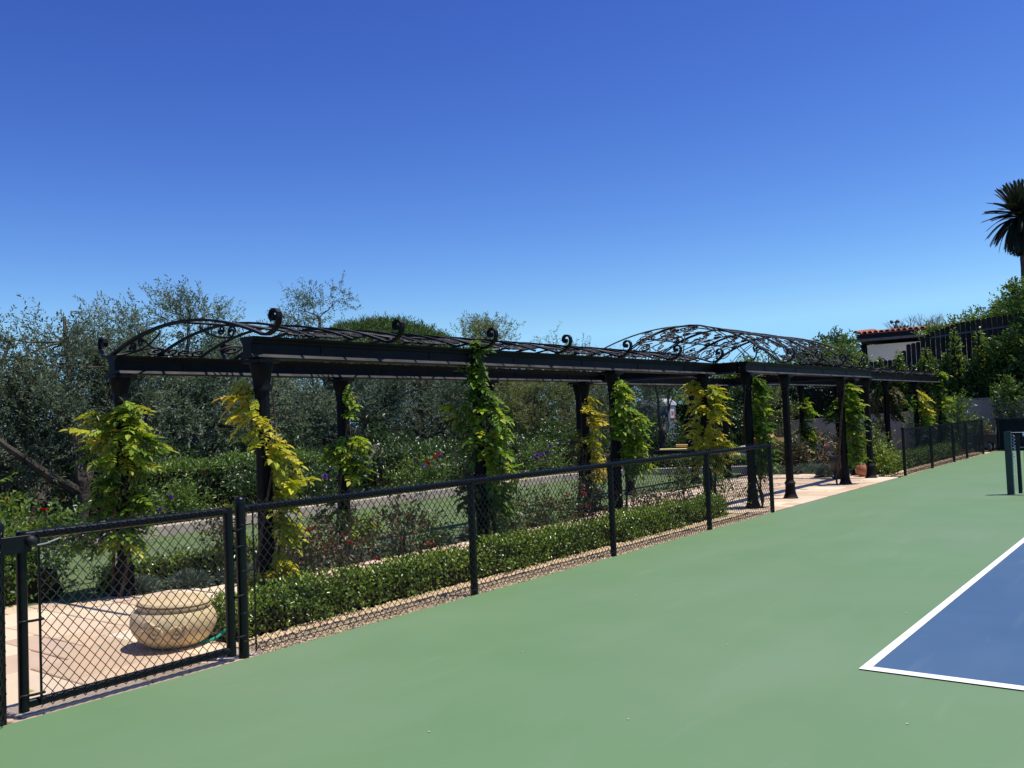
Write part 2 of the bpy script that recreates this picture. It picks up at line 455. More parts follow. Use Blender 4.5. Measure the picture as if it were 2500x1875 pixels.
def shoots(blobs, n_sub, n_shoot, per, slen, subr=.38, up=.45, shell=.55, seed=None):
    """leafy shoots in clumps that fill the given ellipsoids; returns leaf points, directions, clump tone, clump centres"""
    w = np.array([b[3] * b[4] * b[5] for b in blobs]) ** .7
    w = w / w.sum()
    subs = []; rel = []; tone = []
    for bi in RNG.choice(len(blobs), n_sub, p=w):
        b = blobs[bi]
        d = unit(RNG.normal(size=3)); r = shell + (1 - shell) * rnd() ** .5
        c = np.array(b[:3]) + d * np.array(b[3:6]) * r
        subs.append(c); rel.append(d); tone.append(rnd())
    subs = np.array(subs); rel = np.array(rel); tone = np.array(tone)
    k = RNG.integers(0, n_sub, n_shoot)
    base = subs[k] + RNG.normal(size=(n_shoot, 3)) * subr * .55
    sd = unit(rel[k] * .5 + np.array([0, 0, up]) + RNG.normal(size=(n_shoot, 3)) * .55)
    ln = slen * (.6 + .8 * rnd(n_shoot))
    t = np.tile(np.linspace(.05, 1, per), (n_shoot, 1)) + RNG.normal(size=(n_shoot, per)) * .03
    P = base[:, None, :] + sd[:, None, :] * (t * ln[:, None])[:, :, None]
    side = unit(np.cross(np.repeat(sd[:, None, :], per, 1), RNG.normal(size=(n_shoot, per, 3))))
    D = unit(sd[:, None, :] * .75 + side * .8)
    tt = np.repeat(tone[k][:, None], per, 1)
    return P.reshape(-1, 3), D.reshape(-1, 3), tt.reshape(-1), subs

def bent(a, b, n, wob, rng=random):
    a = Vector(a); b = Vector(b)
    pts = []
    off = Vector((0, 0, 0))
    for i in range(n + 1):
        t = i / n
        if 0 < i < n:
            off = off * .6 + Vector((rng.uniform(-1, 1), rng.uniform(-1, 1), rng.uniform(-.6, .6))) * wob
        pts.append(a.lerp(b, t) + off * math.sin(math.pi * t))
    return pts

# ------------------------------------------------------------------ ground, court, lawn, patio
g = MB(); g.sheet([(-1500, -1500), (1500, -1500), (1500, 1500), (-1500, 1500)], -0.07)
g.build('ground', M['soil'], kind='structure')
g = MB(); g.sheet([(-16.5, -4), (-5.57, -4), (-5.57, 36.4), (-16.5, 36.4)], -0.03)
g.build('garden_soil', M['soil'], kind='structure')

FX = -5.6                                                     # line of the court fence
court = MB()
court.add([(-5.56, 2.30, -.06), (-5.56, 33.25, -.06), (14, 33.25, -.06), (14, -9, -.06), (-2.5, -9, -.06), (-2.5, -.12, -.06),
           (-5.56, 2.30, 0), (-5.56, 33.25, 0), (14, 33.25, 0), (14, -9, 0), (-2.5, -9, 0), (-2.5, -.12, 0)],
          [(6, 7, 8, 9, 10, 11), (0, 1, 7, 6), (1, 2, 8, 7), (5, 0, 6, 11)])
court = court.build('court_surface', M['green_court'], kind='structure')
CX0, CY0 = -1.80, 5.77
CX1, CY1 = CX0 + 10.97, CY0 + 23.77
NETY = CY0 + 11.885
b = MB(); b.sheet([(CX0 + .03, CY0 + .04), (CX1 - .03, CY0 + .04), (CX1 - .03, CY1 - .04), (CX0 + .03, CY1 - .04)], .004)
b.build('blue_playing_area', M['blue_court'], court)
def line(x0, y0, x1, y1):
    m = MB(); m.sheet([(x0, y0), (x1, y0), (x1, y1), (x0, y1)], .008)
    return m.build('line_marking', M['line_paint'], court)
line(CX0, CY0, CX1, CY0 + .085)
line(CX0, CY1 - .085, CX1, CY1)
line(CX0, CY0 + .085, CX0 + .06, CY1 - .085)
line(CX1 - .06, CY0 + .085, CX1, CY1 - .085)
for sx in (CX0 + 1.37, CX1 - 1.37 - .05):
    line(sx, CY0 + .085, sx + .05, CY1 - .085)
for sy in (NETY - 6.4, NETY + 6.4):
    line(CX0 + 1.42, sy - .025, CX1 - 1.42, sy + .025)
line(CX0 + 5.46, NETY - 6.375, CX0 + 5.51, NETY + 6.375)

# fallen petals and grit on the court
pc = MB()
for (x, y) in [(-3.35, 3.55), (-2.55, 4.25), (-2.75, 5.95), (-1.95, 7.5), (-3.9, 5.1), (-3.1, 2.9), (-4.2, 7.2), (-1.3, 4.9), (-4.6, 9.7), (-3.4, 9.9), (-2.9, 3.1), (-3.75, 12.5), (-4.9, 15.9)]:
    a = random.uniform(0, 6)
    s = random.uniform(.006, .011)
    pc.add([(x + math.cos(a + k * 1.57) * s * (1.6 if k % 2 else 1), y + math.sin(a + k * 1.57) * s, .004 + .004 * (k % 2)) for k in range(4)], [(0, 1, 2, 3)])
pco = pc.build('litter', M['bloom_white'], kind='stuff')
pco['label'] = 'pale fallen petals scattered on the green court'; 

lawn_pts = [(-8.9, 2.0), (-8.75, 5.2), (-8.6, 8), (-8.6, 12), (-8.9, 14.2), (-9.1, 16), (-9.2, 18.5), (-9.4, 21.4), (-9.9, 22.9), (-12.2, 21.8), (-13.4, 20.2), (-13.5, 14), (-13.4, 8), (-13.3, 1.5), (-12, -1)]
lm_ = MB(); lm_.sheet(lawn_pts, -.004)
lawn = lm_.build('lawn', M['grass'], kind='structure')

def in_poly(px, py, poly):
    c = False; j = len(poly) - 1
    for i in range(len(poly)):
        xi, yi = poly[i]; xj, yj = poly[j]
        if (yi > py) != (yj > py) and px < (xj - xi) * (py - yi) / (yj - yi) + xi:
            c = not c
        j = i
    return c
# short grass blades on the lawn
gp = []
while len(gp) < 16000:
    x = random.uniform(-13.4, -8.6); y = random.uniform(4.0, 22.5)
    if in_poly(x, y, lawn_pts):
        gp.append((x, y, -.004))
gp = np.array(gp)
gd = unit(np.array([0, 0, 1.0]) + RNG.normal(size=gp.shape) * .45)
link('short_grass', leaves_mesh('short_grass', gp, gd, .014 + .018 * rnd(len(gp)), .012, rnd(len(gp)), M['tuft']), lawn, 'stuff')

# patio of irregular rectangular flagstones
edgeY = [-2, 2.5, 4.0, 5.0, 5.84, 7.0, 8.6, 11.0, 12.6, 13.9, 16, 18.2, 20.5, 21.6, 22.6]
edgeX = [-10.4, -10.0, -9.5, -8.72, -8.32, -8.13, -8.0, -7.99, -8.15, -8.5, -9.1, -9.0, -9.3, -9.3, -7.4]
def patio_left(y): return float(np.interp(y, edgeY, edgeX))
def patio_right(y):
    if y < 4.25: return -5.62
    if y < 13.7: return -7.0
    return -5.62 if y < 21.6 else -6.3
ys = [-2, 2.5, 4.0, 4.24, 4.26, 5, 5.84, 7, 8.6, 11, 12.6, 13.69, 13.71, 16, 18.2, 20.5, 21.59, 21.61, 22.6]
pm = MB()
pl = [(patio_left(y), y) for y in ys]; pr = [(patio_right(y), y) for y in ys]
for i in range(len(ys) - 1):
    pm.add([(pl[i][0], pl[i][1], -.006), (pr[i][0], pr[i][1], -.006), (pr[i + 1][0], pr[i + 1][1], -.006), (pl[i + 1][0], pl[i + 1][1], -.006)], [(0, 1, 2, 3)])
patio = pm.build('patio', M['mortar'], kind='structure')
CELL = .28
nx, ny = 17, 88
X0g, Y0g = -5.60 - nx * CELL, -2.0
def ok_cell(i, j):
    x = X0g + (i + .5) * CELL; y = Y0g + (j + .5) * CELL
    return patio_left(y) - .05 < x < patio_right(y) + .02 and y < 22.4
used = np.zeros((nx, ny), bool)
stones = []
sizes = [(2, 2), (2, 1), (1, 2), (3, 2), (2, 3), (1, 1), (3, 1), (1, 3), (2, 2), (3, 2)]
for j in range(ny):
    for i in range(nx):
        if used[i, j] or not ok_cell(i, j):
            continue
        cand = sizes[:]; random.shuffle(cand)
        cand.append((1, 1))
        for w, h in cand:
            if i + w <= nx and j + h <= ny and all(ok_cell(i + a, j + b_) and not used[i + a, j + b_] for a in range(w) for b_ in range(h)):
                used[i:i + w, j:j + h] = True
                stones.append((i, j, w, h)); break
stones.sort(key=lambda s: s[1])
pv_mesh = {}
rest = MB()
tones = [(.67, .51, .33), (.73, .57, .38), (.62, .46, .30), (.76, .61, .42), (.65, .48, .34), (.78, .64, .46), (.59, .43, .28), (.70, .53, .36)]
for k, (i, j, w, h) in enumerate(stones):
    x = X0g + (i + w / 2) * CELL; y = Y0g + (j + h / 2) * CELL
    if k < 299:
        if (w, h) not in pv_mesh:
            m = MB(); m.slab((0, 0, 0), (w * CELL - .014, h * CELL - .014, .03), 0, .006)
            pv_mesh[(w, h)] = m.mesh('paver', M['paver'])
        o = link('paver', pv_mesh[(w, h)], patio, loc=(x, y, .004 + random.uniform(0, .005)))
        o.rotation_euler = (random.uniform(-.004, .004), random.uniform(-.004, .004), random.uniform(-.012, .012))
        c = random.choice(tones); f = random.uniform(.88, 1.1)
        o.color = (c[0] * f, c[1] * f, c[2] * f, 1)
    else:
        rest.slab((x, y, .004 + random.uniform(0, .004)), (w * CELL - .012, h * CELL - .012, .03), 0, .006)
if rest.v:
    o = rest.build('paver', M['paver'], patio, kind='stuff'); o.color = (.74, .60, .44, 1)
# fallen leaves on the paving
fl = []
for (x0_, x1_, y0_, y1_, n_) in ((-9.0, -7.6, 3.0, 5.2, 14), (-7.6, -5.7, 2.6, 4.2, 3), (-8.0, -7.0, 5, 13, 40), (-8.8, -5.8, 14, 21, 22)):
    for k in range(n_): fl.append((random.uniform(x0_, x1_), random.uniform(y0_, y1_), .014))
fl = np.array(fl)
o = link('leaf_litter', leaves_mesh('leaf_litter', fl, RNG.normal(size=fl.shape) * np.array([1, 1, .05]), .05 + .03 * rnd(len(fl)), .028, rnd(len(fl)), M['leaf_vinefill_y'], .15, np.tile(np.array([0, 0, 1.0]), (len(fl), 1)) + RNG.normal(size=fl.shape) * .15), None, 'stuff')
o['label'] = 'yellow leaves fallen on the flagstone paving'
# rough stone kerb strip under the gate
ks = MB()
yy = 2.42
while yy < 4.0:
    l_ = random.uniform(.18, .4)
    ks.slab((-5.585, yy + l_ / 2, -.002), (.05, l_ - .01, .05), random.uniform(-.02, .02), .006); yy += l_
o = ks.build('threshold_strip', M['paver'], patio); o.color = (.55, .38, .30, 1)

# gravel between fence and hedge
def pebbles(name, n, x0, x1, y0, y1, mat, label, smin=.006, smax=.014, z=-.03):
    base = np.array([[1, 0, 0], [-1, 0, 0], [0, 1, 0], [0, -1, 0], [0, 0, 1], [0, 0, -1]], float)
    tri = np.array([[0, 2, 4], [2, 1, 4], [1, 3, 4], [3, 0, 4]])
    c = np.stack([x0 + (x1 - x0) * rnd(n), y0 + (y1 - y0) * rnd(n), np.full(n, z) + .022 * rnd(n)], 1)
    s = (smin + (smax - smin) * rnd(n))[:, None] * (0.7 + .6 * rnd((n, 3)))
    ang = rnd(n) * 6.28
    v = base[None] * s[:, None, :]
    x = v[..., 0] * np.cos(ang)[:, None] - v[..., 1] * np.sin(ang)[:, None]
    y = v[..., 0] * np.sin(ang)[:, None] + v[..., 1] * np.cos(ang)[:, None]
    V = np.stack([x, y, v[..., 2]], -1) + c[:, None, :]
    Fc = (tri[None] + (np.arange(n) * 6)[:, None, None]).reshape(-1, 3)
    me = bpy.data.meshes.new(name)
    me.vertices.add(n * 6); me.loops.add(len(Fc) * 3); me.polygons.add(len(Fc))
    me.vertices.foreach_set('co', V.reshape(-1).astype(np.float32))
    me.loops.foreach_set('vertex_index', Fc.reshape(-1).astype(np.int32))
    me.polygons.foreach_set('loop_start', (np.arange(len(Fc)) * 3).astype(np.int32))
    me.polygons.foreach_set('loop_total', np.full(len(Fc), 3, np.int32))
    me.materials.append(mat); me.update(calc_edges=True)
    o = link(name, me, None, 'stuff'); o['label'] = label
    return o
gb = MB(); gb.sheet([(-6.12, 4.0), (-5.562, 4.0), (-5.562, 14.1), (-6.12, 14.1)], -.02)
gb.build('gravel_bed', M['gravel'], kind='structure')
gb = MB(); gb.sheet([(-6.1, 22.0), (-5.562, 22.0), (-5.562, 33.2), (-6.1, 33.2)], -.02)
gb.build('gravel_bed', M['gravel'], kind='structure')
pebbles('gravel', 30000, -6.12, -5.565, 4.0, 14.1, M['gravel'], 'tan pea gravel strip under the near fence')
pebbles('gravel', 7000, -6.1, -5.565, 22.0, 33.1, M['gravel'], 'tan gravel strip under the far fence', .01, .02)

# low stucco curb wall round the lawn
def curb_line(pts, h, w):
    m = MB()
    n = len(pts)
    for i in range(n - 1):
        a = Vector((*pts[i], 0)); b_ = Vector((*pts[i + 1], 0)); d = (b_ - a); L = d.length
        c = (a + b_) / 2
        m.slab((c.x, c.y, h), (w, L + .01, h + .03), -math.atan2(d.x, d.y), .015)
    return m
tcurb = thing('curb_wall', 'low pale stone curb wall edging the far side of the lawn', 'low wall', (-13.5, 12, 0))
cw_pts = [(-13.35, -1), (-13.4, 3), (-13.45, 7), (-13.5, 10.5), (-13.55, 14), (-13.55, 17.5), (-13.45, 19.6), (-13.15, 20.7), (-12.6, 21.5), (-11.8, 22.1), (-10.8, 22.6), (-9.7, 23.0)]
for i in range(len(cw_pts) - 1):
    a = Vector((*cw_pts[i], 0)); b_ = Vector((*cw_pts[i + 1], 0))
    L = (b_ - a).length; nseg = max(1, round(L / .9))
    for k in range(nseg):
        p = a.lerp(b_, (k + .5) / nseg); d = (b_ - a)
        m = MB(); m.slab((0, 0, .17), (.16, L / nseg - .006, .21), -math.atan2(d.x, d.y), .014)
        o = m.build('block', M['curb'], tcurb, loc=local(tcurb, (p.x, p.y, random.uniform(-.004, .004))))

# ------------------------------------------------------------------ chain link fences
def chain_mesh(name, p0, p1, z0, z1, w=.068, h=.080, r=.0038, side=1):
    p0 = np.array(p0, float); p1 = np.array(p1, float)
    L = np.linalg.norm(p1 - p0); d = (p1 - p0) / L
    nrm = np.array([d[1], -d[0]]) * side
    nw = int(L / (w / 2)); nl = int(round((z1 - z0) / (h / 2))) + 1
    i = np.arange(nw)[:, None]; j = np.arange(nl)[None, :]
    par = (i + j) % 2
    s = (i + par) * (w / 2); s = np.minimum(s, L)
    z = z0 + j * (z1 - z0) / (nl - 1) + np.zeros_like(s)
    off = np.where(par == 1, .0022, -.0022)
    C = np.stack([p0[0] + d[0] * s + nrm[0] * off, p0[1] + d[1] * s + nrm[1] * off, z], -1)
    offs = []
    for k in range(3):
        a = 2 * math.pi * k / 3
        offs.append([d[0] * math.cos(a) * r + nrm[0] * math.sin(a) * r, d[1] * math.cos(a) * r + nrm[1] * math.sin(a) * r, 0])
    V = C[:, :, None, :] + np.array(offs)[None, None]
    base = (np.arange(nw)[:, None] * nl + np.arange(nl - 1)[None, :]) * 3
    Fs = []
    for k in range(3):
        k2 = (k + 1) % 3
        Fs.append(np.stack([base + k, base + k2, base + 3 + k2, base + 3 + k], -1))
    Fs = np.concatenate([f.reshape(-1, 4) for f in Fs])
    me = bpy.data.meshes.new(name)
    me.vertices.add(V.size // 3); me.loops.add(len(Fs) * 4); me.polygons.add(len(Fs))
    me.vertices.foreach_set('co', V.reshape(-1).astype(np.float32))
    me.loops.foreach_set('vertex_index', Fs.reshape(-1).astype(np.int32))
    me.polygons.foreach_set('loop_start', (np.arange(len(Fs)) * 4).astype(np.int32))
    me.polygons.foreach_set('loop_total', np.full(len(Fs), 4, np.int32))
    me.polygons.foreach_set('use_smooth', [True] * len(Fs))
    me.materials.append(M['wire']); me.update(calc_edges=True)
    return me

def post(parent, x, y, top, r=.03, cap=True, z0=-.05):
    m = MB(); m.tube([(x, y, z0), (x, y, top)], r, 14)
    o = m.build('post', M['vinyl'], parent, smooth=True, loc=-parent.location)
    if cap:
        m = MB(); m.lathe([(r + .004, 0), (r + .004, .025), (r * .95, .036), (r * .6, .048), (.004, .053)], (x, y, top - .012), 14)
        m.build('cap', M['vinyl'], o, smooth=True)
    return o
def ties(parent, ys, x, z, r):
    m = MB()
    for y in ys:
        m.tube([(x + math.cos(a) * r, y, z + math.sin(a) * r) for a in np.linspace(0, 6.28, 9)], .0022, 4, cap=False)
    m.build('wire_ties', M['wire'], parent, kind='stuff', loc=-parent.location)

MX = FX + .034                                               # mesh hangs on the court side of the posts
nf = thing('chain_link_fence', 'near run of black chain-link court fence in front of the rose hedge', 'fence', (FX, 4.03, 0), 'black chain-link court fences')
post(nf, FX, 4.03, 1.115, .037)
for y in (6.62, 9.16, 11.74):
    post(nf, FX, y, 1.045, .036, cap=False)
post(nf, FX, 14.05, 1.09, .034)
m = MB(); m.tube([(FX, 4.06, 1.06), (FX, 14.02, 1.06)], .0275, 12); m.build('top_rail', M['vinyl'], nf, smooth=True, loc=-nf.location)
link('chain_link_mesh', chain_mesh('chain_link_mesh', (MX, 4.1), (MX, 14.03), .02, 1.125), nf, loc=-nf.location)
m = MB(); m.tube([(MX, 4.1, .05), (MX, 14.03, .05)], .003, 5); m.build('tension_wire', M['wire'], nf, loc=-nf.location)
m = MB(); m.tube([(MX - .004, 4.115, .03), (MX - .004, 4.115, 1.08)], .006, 6); m.build('tension_bar', M['vinyl'], nf, loc=-nf.location)
for z in (.12, .32, .62, .95):
    m = MB(); m.tube([(FX + math.cos(a) * .034, 4.03 + math.sin(a) * .034, z) for a in np.linspace(0, 6.28, 13)] + [(MX, 4.118, z)], .005, 5, cap=False)
    m.build('band', M['vinyl'], nf, loc=-nf.location)
ties(nf, np.arange(4.5, 14, .31), FX, 1.06, .026)

ff = thing('chain_link_fence', 'distant run of black chain-link court fence beyond the pergola opening', 'fence', (FX, 22.0, 0), 'black chain-link court fences')
post(ff, FX, 22.1, 1.085, .036)
for y in (24.7, 27.2, 28.9):
    post(ff, FX, y, 1.03, .036, cap=False)
post(ff, FX, 31.3, 1.05, .036)
m = MB(); m.tube([(FX, 22.1, 1.045), (FX, 31.3, 1.045)], .023, 10); m.build('top_rail', M['vinyl'], ff, smooth=True, loc=-ff.location)
link('chain_link_mesh', chain_mesh('chain_link_mesh', (MX, 22.15), (MX, 31.28), .02, 1.09), ff, loc=-ff.location)
m = MB(); m.tube([(MX, 22.15, .05), (MX, 31.28, .05)], .003, 5); m.build('tension_wire', M['wire'], ff, loc=-ff.location)

lf = thing('chain_link_fence', 'black chain-link fence run at the very left edge, turning from the gate post', 'fence', (FX, 2.36, 0), 'black chain-link court fences')
post(lf, FX, 2.365, 1.12, .036)
d_ = Vector((.785, -.62, 0)).normalized(); e_ = Vector((FX, 2.36, 0)) + d_ * 3.2
post(lf, e_.x, e_.y, 1.12, .033)
m = MB(); m.tube([(FX + d_.x * .03, 2.36 + d_.y * .03, 1.06), (e_.x, e_.y, 1.06)], .0235, 10); m.build('top_rail', M['vinyl'], lf, smooth=True, loc=-lf.location)
nrm_ = Vector((.62, .785, 0)) * .038
link('chain_link_mesh', chain_mesh('chain_link_mesh', (FX + nrm_.x, 2.36 + nrm_.y), (e_.x + nrm_.x, e_.y + nrm_.y), .01, 1.10), lf, loc=-lf.location)

# gate
gt = thing('court_gate', 'black chain-link gate with latch knob at the left of the court fence', 'gate', (FX, 2.56, 0))
G0, G1 = 2.50, 3.925
for y, rr in ((G0, .0295), (G1, .034)):
    m = MB(); m.tube([(FX, y, .035), (FX, y, 1.085)], rr, 12); m.build('stile', M['vinyl'], gt, smooth=True, loc=-gt.location)
for z, n_ in ((1.06, 'top_rail'), (.075, 'bottom_rail')):
    m = MB(); m.tube([(FX, G0, z), (FX, G1, z)], .027, 12); m.build(n_, M['vinyl'], gt, smooth=True, loc=-gt.location)
link('chain_link_mesh', chain_mesh('chain_link_mesh', (MX, G0 + .085), (MX, G1 - .02), .045, 1.12, .066, .078), gt, loc=-gt.location)
m = MB(); m.tube([(MX, G0 + .085, .06), (MX, G0 + .085, 1.06)], .0075, 6); m.build('tension_bar', M['vinyl'], gt, smooth=True, loc=-gt.location)
for z in (.13, .56):
    m = MB(); m.tube([(FX + .02, G0 - .028, z), (MX + .006, G0 + .04, z), (MX + .006, G0 + .105, z)], .008, 6)
    m.build('band', M['vinyl'], gt, loc=-gt.location)
for z in (.16, .45, .80, .92):
    m = MB(); m.tube([(FX + math.cos(a) * .033, 4.03 + math.sin(a) * .034, z) for a in np.linspace(0, 6.28, 13)], .007, 6, cap=False)
    m.tube([(FX + math.cos(a) * .029, G1 + math.sin(a) * .03, z - .01) for a in np.linspace(0, 6.28, 13)], .006, 6, cap=False)
    m.tube([(FX + .03, G1 + .02, z - .005), (FX + .032, 4.01, z - .002)], .009, 6)
    m.build('hinge', M['vinyl'], gt, smooth=True, loc=-gt.location)
m = MB(); m.slab((FX + .036, 2.455, 1.065), (.012, .17, .10), 0, .003); m.box((FX, 2.43, 1.01), (.07, .04, .1))
lt = m.build('latch_plate', M['vinyl'], gt, loc=-gt.location)
m = MB()
rot = Matrix.Rotation(math.pi / 2, 4, 'Y')
m.lathe([(.030, 0), (.032, .01), (.028, .022), (.017, .032), (.004, .036)], (FX + .042, 2.535, 1.03), 14, rot)
m.build('latch_knob', M['rubber'], lt, smooth=True)
m = MB(); m.tube([(FX + .05, 2.57, 1.0), (FX + .06, 2.62, 1.005), (FX + .05, 2.70, 1.025)], .004, 6); m.build('latch_lever', M['greymetal'], lt, smooth=True)
ties(gt, np.arange(2.75, 3.9, .3), FX, 1.06, .027)

# ------------------------------------------------------------------ pergola
pg = thing('garden_pergola', 'long dark bronze metal pergola with scrollwork vaulted roof beside the court', 'pergola', (-7.78, 18, 0))
PL = -pg.location
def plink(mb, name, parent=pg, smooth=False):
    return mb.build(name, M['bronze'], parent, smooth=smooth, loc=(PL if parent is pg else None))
base_prof = [(.132, 0), (.135, .012), (.132, .028), (.118, .036), (.121, .045), (.112, .062), (.098, .10), (.090, .16), (.087, .23), (.089, .262), (.098, .272), (.102, .285), (.096, .298), (.082, .304), (.084, .316), (.076, .328)]
shaft_prof = [(.071, .30), (.071, .5), (.069, 1.2), (.064, 1.98)]
cap_prof = [(.066, 1.965), (.076, 1.975), (.076, 1.995), (.070, 2.005), (.073, 2.05), (.083, 2.11), (.098, 2.165), (.104, 2.19), (.104, 2.212), (.098, 2.218), (.098, 2.262)]
def flute(prof, seg=24, amp=.0):
    m = MB(); m.lathe(prof, (0, 0, 0), seg)
    return m
shaft_me = MB()
seg = 32
vs = []; fs = []
zs = [(.071, .30), (.0705, .36), (.069, 1.2), (.064, 1.92), (.064, 1.98)]
for i, (r_, z_) in enumerate(zs):
    for k in range(seg):
        rr = r_ * (1 - (.055 if (k % 4) in (1, 2) and 0 < i < 4 else 0))
        a = 2 * math.pi * k / seg
        vs.append((rr * math.cos(a), rr * math.sin(a), z_))
for i in range(len(zs) - 1):
    for k in range(seg):
        fs.append((i * seg + k, i * seg + (k + 1) % seg, (i + 1) * seg + (k + 1) % seg, (i + 1) * seg + k))
shaft_me.add(vs, fs)
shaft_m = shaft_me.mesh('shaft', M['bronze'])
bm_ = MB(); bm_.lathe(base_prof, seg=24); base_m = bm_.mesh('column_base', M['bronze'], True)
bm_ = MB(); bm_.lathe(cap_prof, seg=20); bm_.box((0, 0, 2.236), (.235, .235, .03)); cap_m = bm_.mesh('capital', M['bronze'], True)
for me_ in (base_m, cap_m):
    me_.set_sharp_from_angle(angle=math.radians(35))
NX, FXp = -6.65, -8.9                                       # wing column rows
PNX, PFX = -6.12, -9.55                                     # pavilion column rows
cols = [(NX, y) for y in (5.05, 8.05, 11.05, 13.95)] + [(FXp, y) for y in (4.99, 8.0, 11.05, 13.8)]
cols += [(PNX, y) for y in (14.52, 16.25, 19.42, 21.25)] + [(PFX, y) for y in (14.6, 16.4, 19.4, 21.2)]
cols += [(NX, y) for y in (21.95, 24.8, 27.8, 30.7)] + [(FXp, y) for y in (21.95, 24.8, 27.8, 30.7)]
for x, y in cols:
    c = link('column', shaft_m, pg, loc=local(pg, (x, y, 0)))
    link('column_base', base_m, c); link('capital', cap_m, c)

# beams: channel profile with sloping lower lip and flared top edge
def beam(p0, p1, w=.13, ext0=0, ext1=0):
    a = Vector((*p0, 0)); b_ = Vector((*p1, 0)); d = (b_ - a).normalized(); n_ = Vector((d.y, -d.x, 0))
    a = a - d * ext0; b_ = b_ + d * ext1
    h = w / 2
    prof = [(-h - .028, 2.262), (h + .028, 2.262), (h + .032, 2.270), (h + .004, 2.296), (h - .008, 2.300), (h - .008, 2.385), (h + .006, 2.398), (h + .010, 2.415), (h + .03, 2.432), (h + .034, 2.452),
            (-h - .034, 2.452), (-h - .03, 2.432), (-h - .010, 2.415), (-h - .006, 2.398), (-h + .008, 2.385), (-h + .008, 2.300), (-h - .004, 2.296), (-h - .032, 2.270)]
    m = MB()
    m.prism(prof, 0, (b_ - a).length, lambda u, v, t: tuple(a + d * t + n_ * u + Vector((0, 0, v))))
    return plink(m, 'beam')
Y0w, Y1w = 4.90, 14.30
beam((NX, Y0w), (NX, Y1w)); beam((FXp, Y0w), (FXp, Y1w))
beam((PNX, 14.36), (PNX, 21.45)); beam((PFX, 14.36), (PFX, 21.45))
beam((NX, 21.52), (NX, 30.9)); beam((FXp, 21.52), (FXp, 30.9))
for y in (14.40, 21.41):
    beam((PFX + .10, y), (PNX - .10, y), .12)
# joint straps across the beams
def strap(x, y):
    m = MB(); m.box((x, y, 2.345), (.128, .02, .10)); plink(m, 'joint_strap')
for x in (NX, FXp):
    for y in np.arange(5.7, 14, 1.5): strap(x, float(y))
    for y in np.arange(22.3, 30.5, 1.5): strap(x, float(y))
for y in np.arange(15.2, 21.4, 1.5): strap(PNX, float(y))

def volute(x0, sgn, z0=2.455, s=1.0, y=0.0):
    """scroll that carries an arch foot outward and up into a curl"""
    P = [(0, 0), (.06, -.002), (.12, .012), (.17, .042), (.205, .085), (.222, .13), (.215, .172), (.188, .200), (.150, .204), (.118, .184), (.108, .150), (.122, .122), (.148, .118), (.160, .138), (.148, .155)]
    return [(x0 + sgn * a * s, y, z0 + b_ * s) for a, b_ in P]
def arch_pts(xn, xf, z0, rise, n=20, p=2.0):
    out = []
    for i in range(n + 1):
        t = i / n
        u = 2 * t - 1
        out.append((xn + (xf - xn) * t, 0.0, z0 + rise * (1 - abs(u) ** p)))
    return out
def rib_mesh(xn, xf, rise, p, double=False, s=1.0):
    m = MB()
    z0 = 2.463
    arc = arch_pts(xn, xf, z0, rise, 24, p)
    path = list(reversed(volute(xn, 1, z0 - .002, s)))[:-1] + arc + volute(xf, -1, z0 - .002, s)[1:]
    if not double:
        m.tube(path, 0, flat=(.048, .024, (0, 1, 0)))
    else:
        for dy in (-.05, .05):
            m.tube([(q[0], q[1] + dy, q[2]) for q in arc], 0, flat=(.026, .02, (0, 1, 0)))
        m.tube(list(reversed(volute(xn, 1, z0, s))), 0, flat=(.05, .021, (0, 1, 0)))
        m.tube(volute(xf, -1, z0, s), 0, flat=(.05, .021, (0, 1, 0)))
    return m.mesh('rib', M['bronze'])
WN, WF, WR = -6.50, -9.03, .235
wing_rib = rib_mesh(WN, WF, WR, 2.0)
for y in [4.97 + 1.5 * k for k in range(7)] + [21.75 + 1.5 * k for k in range(7)]:
    link('rib', wing_rib, pg, loc=PL + Vector((0, y, 0)))
PNR, PFR, PR = -5.98, -9.69, .83
pav_rib = rib_mesh(PNR, PFR, PR, 2.0, True, 1.15)
for y in (15.75, 17.2, 18.65, 20.1):
    link('rib', pav_rib, pg, loc=PL + Vector((0, y, 0)))

